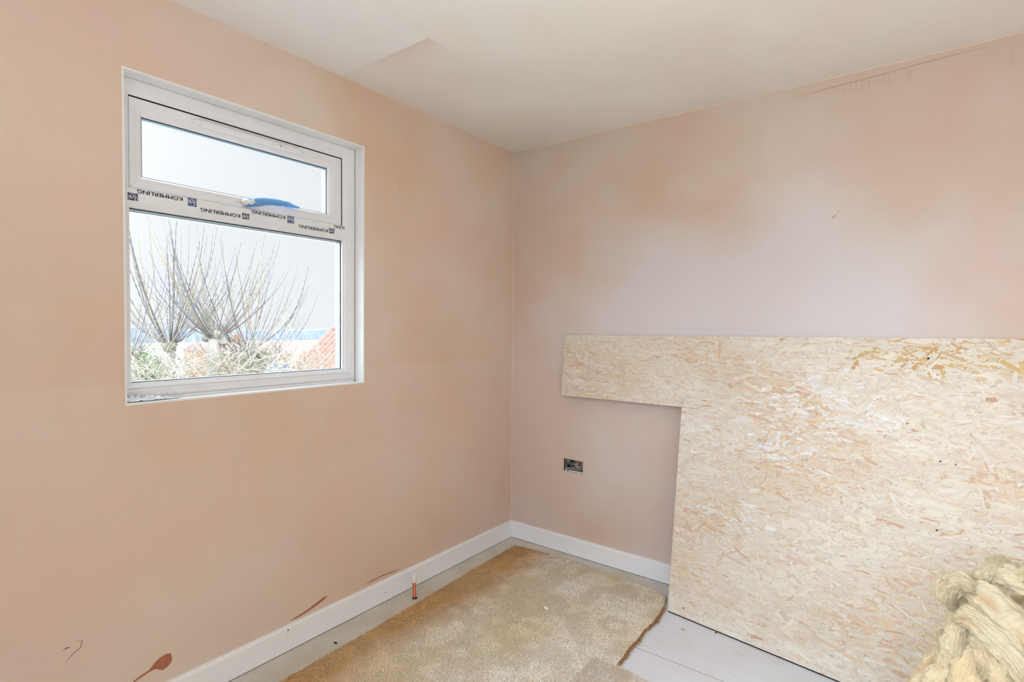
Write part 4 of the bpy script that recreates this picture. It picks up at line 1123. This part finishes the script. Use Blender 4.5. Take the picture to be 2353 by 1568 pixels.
tag(nr, 'steep red clay pantile roof of the neighbouring building at the right of the window view', 'roof')

# ------------------------------------------------------------------ outside: pollarded trees, ivy and twiggy hedge
twv, twf, twc = [], [], []
def twig_mesh(name, paths, parent, cols):
    mb = MB(); fc_ = []
    for (pts_, rad_, n_), col in zip(paths, cols):
        f0 = len(mb.f); mb.tube(pts_, rad_, n_, False); fc_ += [col]*(len(mb.f)-f0)
    me_o = mesh_obj(name, mb.v, mb.f, M['twig'], None, smooth=True)
    adopt(me_o, parent); set_face_col(me_o, np.array(fc_)); return me_o
BARK = np.array(lin((124,118,108))[:3]); SHOOT = np.array(lin((92,89,91))[:3]); SHOOT2 = np.array(lin((124,112,94))[:3])
def pollard(x, y, zh, nshoot, hmax, seed, label, spread=1.0, r=0.13, heads=((0, 0, 0),)):
    rr_ = random.Random(seed); t = empty('pollarded_tree', (x, y, GZ)); TO = Vector((x, y, GZ))
    # trunk
    b = MB(); n_ = 14; pts_ = []
    for i in range(14):
        f = i/13; pts_.append((x+0.05*noise.noise(Vector((seed, f*3, 0))), y+0.07*noise.noise(Vector((0, f*3, seed))), GZ + (zh-GZ)*f))
    b.tube(pts_, [r*(1.35-0.35*min(1, i/5)) * (1+0.08*noise.noise(Vector((i*1.1, seed, 2)))) for i in range(14)], n_)
    for h in heads[1:]:
        b.tube([(x, y, zh-0.75), (x+h[0]*0.6, y+h[1]*0.7, zh-0.45+h[2]*0.4), (x+h[0], y+h[1], zh+h[2])], [r*0.8, r*0.62, r*0.55], 10)
    o = mesh_obj('trunk', b.v, b.f, M['twig'], None, smooth=True); adopt(o, t); set_face_col(o, np.tile(BARK, (len(b.f), 1)))
    # swollen knuckled head
    bm = bmesh.new()
    for h in heads:
        for k in range(7):
            ret = bmesh.ops.create_icosphere(bm, subdivisions=3, radius=r*rr_.uniform(0.55, 1.15))
            off = Vector((h[0]+rr_.uniform(-1, 1)*r*0.9, h[1]+rr_.uniform(-1, 1)*r*1.3, h[2]+rr_.uniform(-0.7, 0.7)*r)) + Vector((x, y, zh))
            for v in ret['verts']: v.co = v.co*(1+0.4*noise.noise(v.co*14+Vector((k, seed, 0)))) + off
    me = bpy.data.meshes.new('knuckle'); bm.to_mesh(me); bm.free(); me.materials.append(M['twig'])
    o = bpy.data.objects.new('knuckle', me); link(o); adopt(o, t); set_face_col(o, np.tile(BARK*0.8, (len(me.polygons), 1)))
    paths, cols = [], []
    for i in range(nshoot):
        h = heads[i % len(heads)]
        az = rr_.uniform(0, 2*math.pi); out = rr_.uniform(0.15, 1.0)**0.8*spread
        ln = hmax*(rr_.uniform(0.55, 1.05) if rr_.random() < 0.72 else rr_.uniform(0.2, 0.5))*(1-0.22*out)
        d0 = Vector((math.cos(az)*out*1.3*0.7, math.sin(az)*out*1.5, 0.55)).normalized()
        p = Vector((x+h[0], y+h[1], zh+h[2])) + Vector((d0.x, d0.y, 0.3))*r*0.8
        pts_ = [p.copy()]; d = d0; nseg_ = 16
        bent = rr_.uniform(0.05, 0.11)
        for s_ in range(nseg_):
            d = (d + Vector((rr_.gauss(0, 0.025), rr_.gauss(0, 0.025), bent))).normalized()
            p = p + d*(ln/nseg_); pts_.append(p.copy())
        r0 = 0.0075*rr_.uniform(0.6, 1.15)*(ln/1.8)
        rad = []
        P2 = []
        for s_ in range(nseg_):      # buds: tiny swellings near the tips
            for q_ in (0, 0.5):
                f = (s_+q_)/nseg_
                P2.append(pts_[s_].lerp(pts_[s_+1], q_)); rr2 = r0*(1-0.78*f)
                rad.append(rr2*(2.3 if (q_ == 0.5 and f > 0.45) else 1.0))
        P2.append(pts_[-1]); rad.append(0.0008)
        paths.append((P2, rad, 5)); cols.append(SHOOT*rr_.uniform(0.8, 1.15) if rr_.random() < 0.7 else SHOOT2)
    o = twig_mesh('branches', paths, t, cols); tag(o, kind='stuff')
    tag(t, label, 'tree', 'pollarded trees outside the window')
pollard(-7.0, 0.17, 0.86, 64, 1.6, 101, 'pollarded tree at the left edge of the window view, partly cut off', 0.9, 0.08)
pollard(-7.4, 0.82, 0.98, 84, 2.25, 102, 'pollarded tree second from the left in the window, beside the tallest one', 0.9, 0.085)
pollard(-7.0, 1.32, 1.09, 84, 2.25, 103, 'tallest pollarded tree near the middle of the window, on a thick pale trunk', 1.0, 0.095)
pollard(-7.2, 2.00, 0.90, 104, 2.15, 104, 'pollarded tree furthest right, arching towards the red roofs', 1.15, 0.10, heads=((0,0,0),(0.1,-0.18,-0.12),(0.0,0.2,-0.2)))
# pale support post of the left tree
def tangle(name, label, cat, box, nst, length, cols, seed, leaf=None, nleaf=0):
    rr_ = random.Random(seed); x0, x1, y0, y1, z0, z1 = box
    t = empty(name, ((x0+x1)/2, (y0+y1)/2, GZ)); paths, cs = [], []
    for _ in range(nst):
        p = Vector((rr_.uniform(x0, x1), rr_.uniform(y0, y1), rr_.uniform(z0-0.4, z1-0.15))); ln = length*rr_.uniform(0.4, 1.2)
        d = Vector((rr_.gauss(0, 0.6), rr_.gauss(0, 0.8), rr_.uniform(0.1, 1))).normalized(); pts_ = [p.copy()]
        for s_ in range(5):
            d = (d+Vector((rr_.gauss(0, 0.2), rr_.gauss(0, 0.2), rr_.gauss(0.02, 0.12)))).normalized(); p = p+d*ln/5; pts_.append(p.copy())
        r0 = rr_.uniform(0.002, 0.0062)
        paths.append((pts_, [r0, r0*0.9, r0*0.75, r0*0.6, r0*0.4, r0*0.15], 4)); cs.append(np.array(lin(rr_.choice(cols))[:3]))
    for _ in range(24):     # main stems down to the ground
        xx, yy = rr_.uniform(x0, x1), rr_.uniform(y0, y1); paths.append(([(xx, yy, GZ), (xx+rr_.uniform(-.2, .2), yy+rr_.uniform(-.2, .2), z0)], [0.03, 0.012], 6)); cs.append(np.array(lin(cols[0])[:3]))
    o = twig_mesh('twigs', paths, t, cs); tag(o, kind='stuff')
    if leaf:
        b = MB(); fcl = []
        for _ in range(nleaf):
            c = Vector((rr_.uniform(x0, x1), rr_.gauss((y0+y1)/2, (y1-y0)/4), z0 + (z1-z0)*rr_.random()**1.1)); s = rr_.uniform(0.02, 0.045)
            a = Vector((rr_.gauss(0, 1), rr_.gauss(0, 1), rr_.gauss(0, 1))).normalized(); e_ = a.orthogonal().normalized(); w_ = a.cross(e_)
            base = len(b.v); b.v += [tuple(c-e_*s), tuple(c+w_*s*0.6+a*0.01), tuple(c+e_*s), tuple(c-w_*s*0.6+a*0.01)]; b.f.append((base, base+1, base+2, base+3))
            fcl.append(np.array(lin(rr_.choice(leaf))[:3]))
        lo = mesh_obj('foliage', b.v, b.f, M['twig'], None); adopt(lo, t); set_face_col(lo, np.array(fcl)); tag(lo, kind='stuff')
    tag(t, label, cat)
PALE = [(118,112,96), (138,132,118), (102,94,80), (158,152,140)]
tangle('bare_hedge', 'tangle of bare pale hedge twigs beneath the pollarded trees', 'hedge', (-8.4, -6.0, 0.0, 2.9, -0.9, 0.90), 5200, 0.85, PALE, 201)
tangle('ivy_bush', 'green leafy bush at the lower left corner of the window view', 'bush', (-8.3, -7.5, 0.1, 0.72, -0.8, 0.95), 150, 0.4, PALE, 202, [(84,120,66), (104,140,84), (124,154,104), (70,100,58)], 2600)
tangle('ivy_bush', 'green leaves behind the trunk of the second tree from the left', 'bush', (-8.6, -7.9, 0.75, 1.15, -0.8, 0.78), 90, 0.4, PALE, 203, [(78,112,70), (98,132,84), (124,154,104)], 900)
tangle('bare_hedge', 'low pale scrub in front of the brick houses', 'hedge', (-16, -11, 2.5, 5.2, -2.6, -0.35), 900, 0.9, PALE+[(124,144,104)], 204)
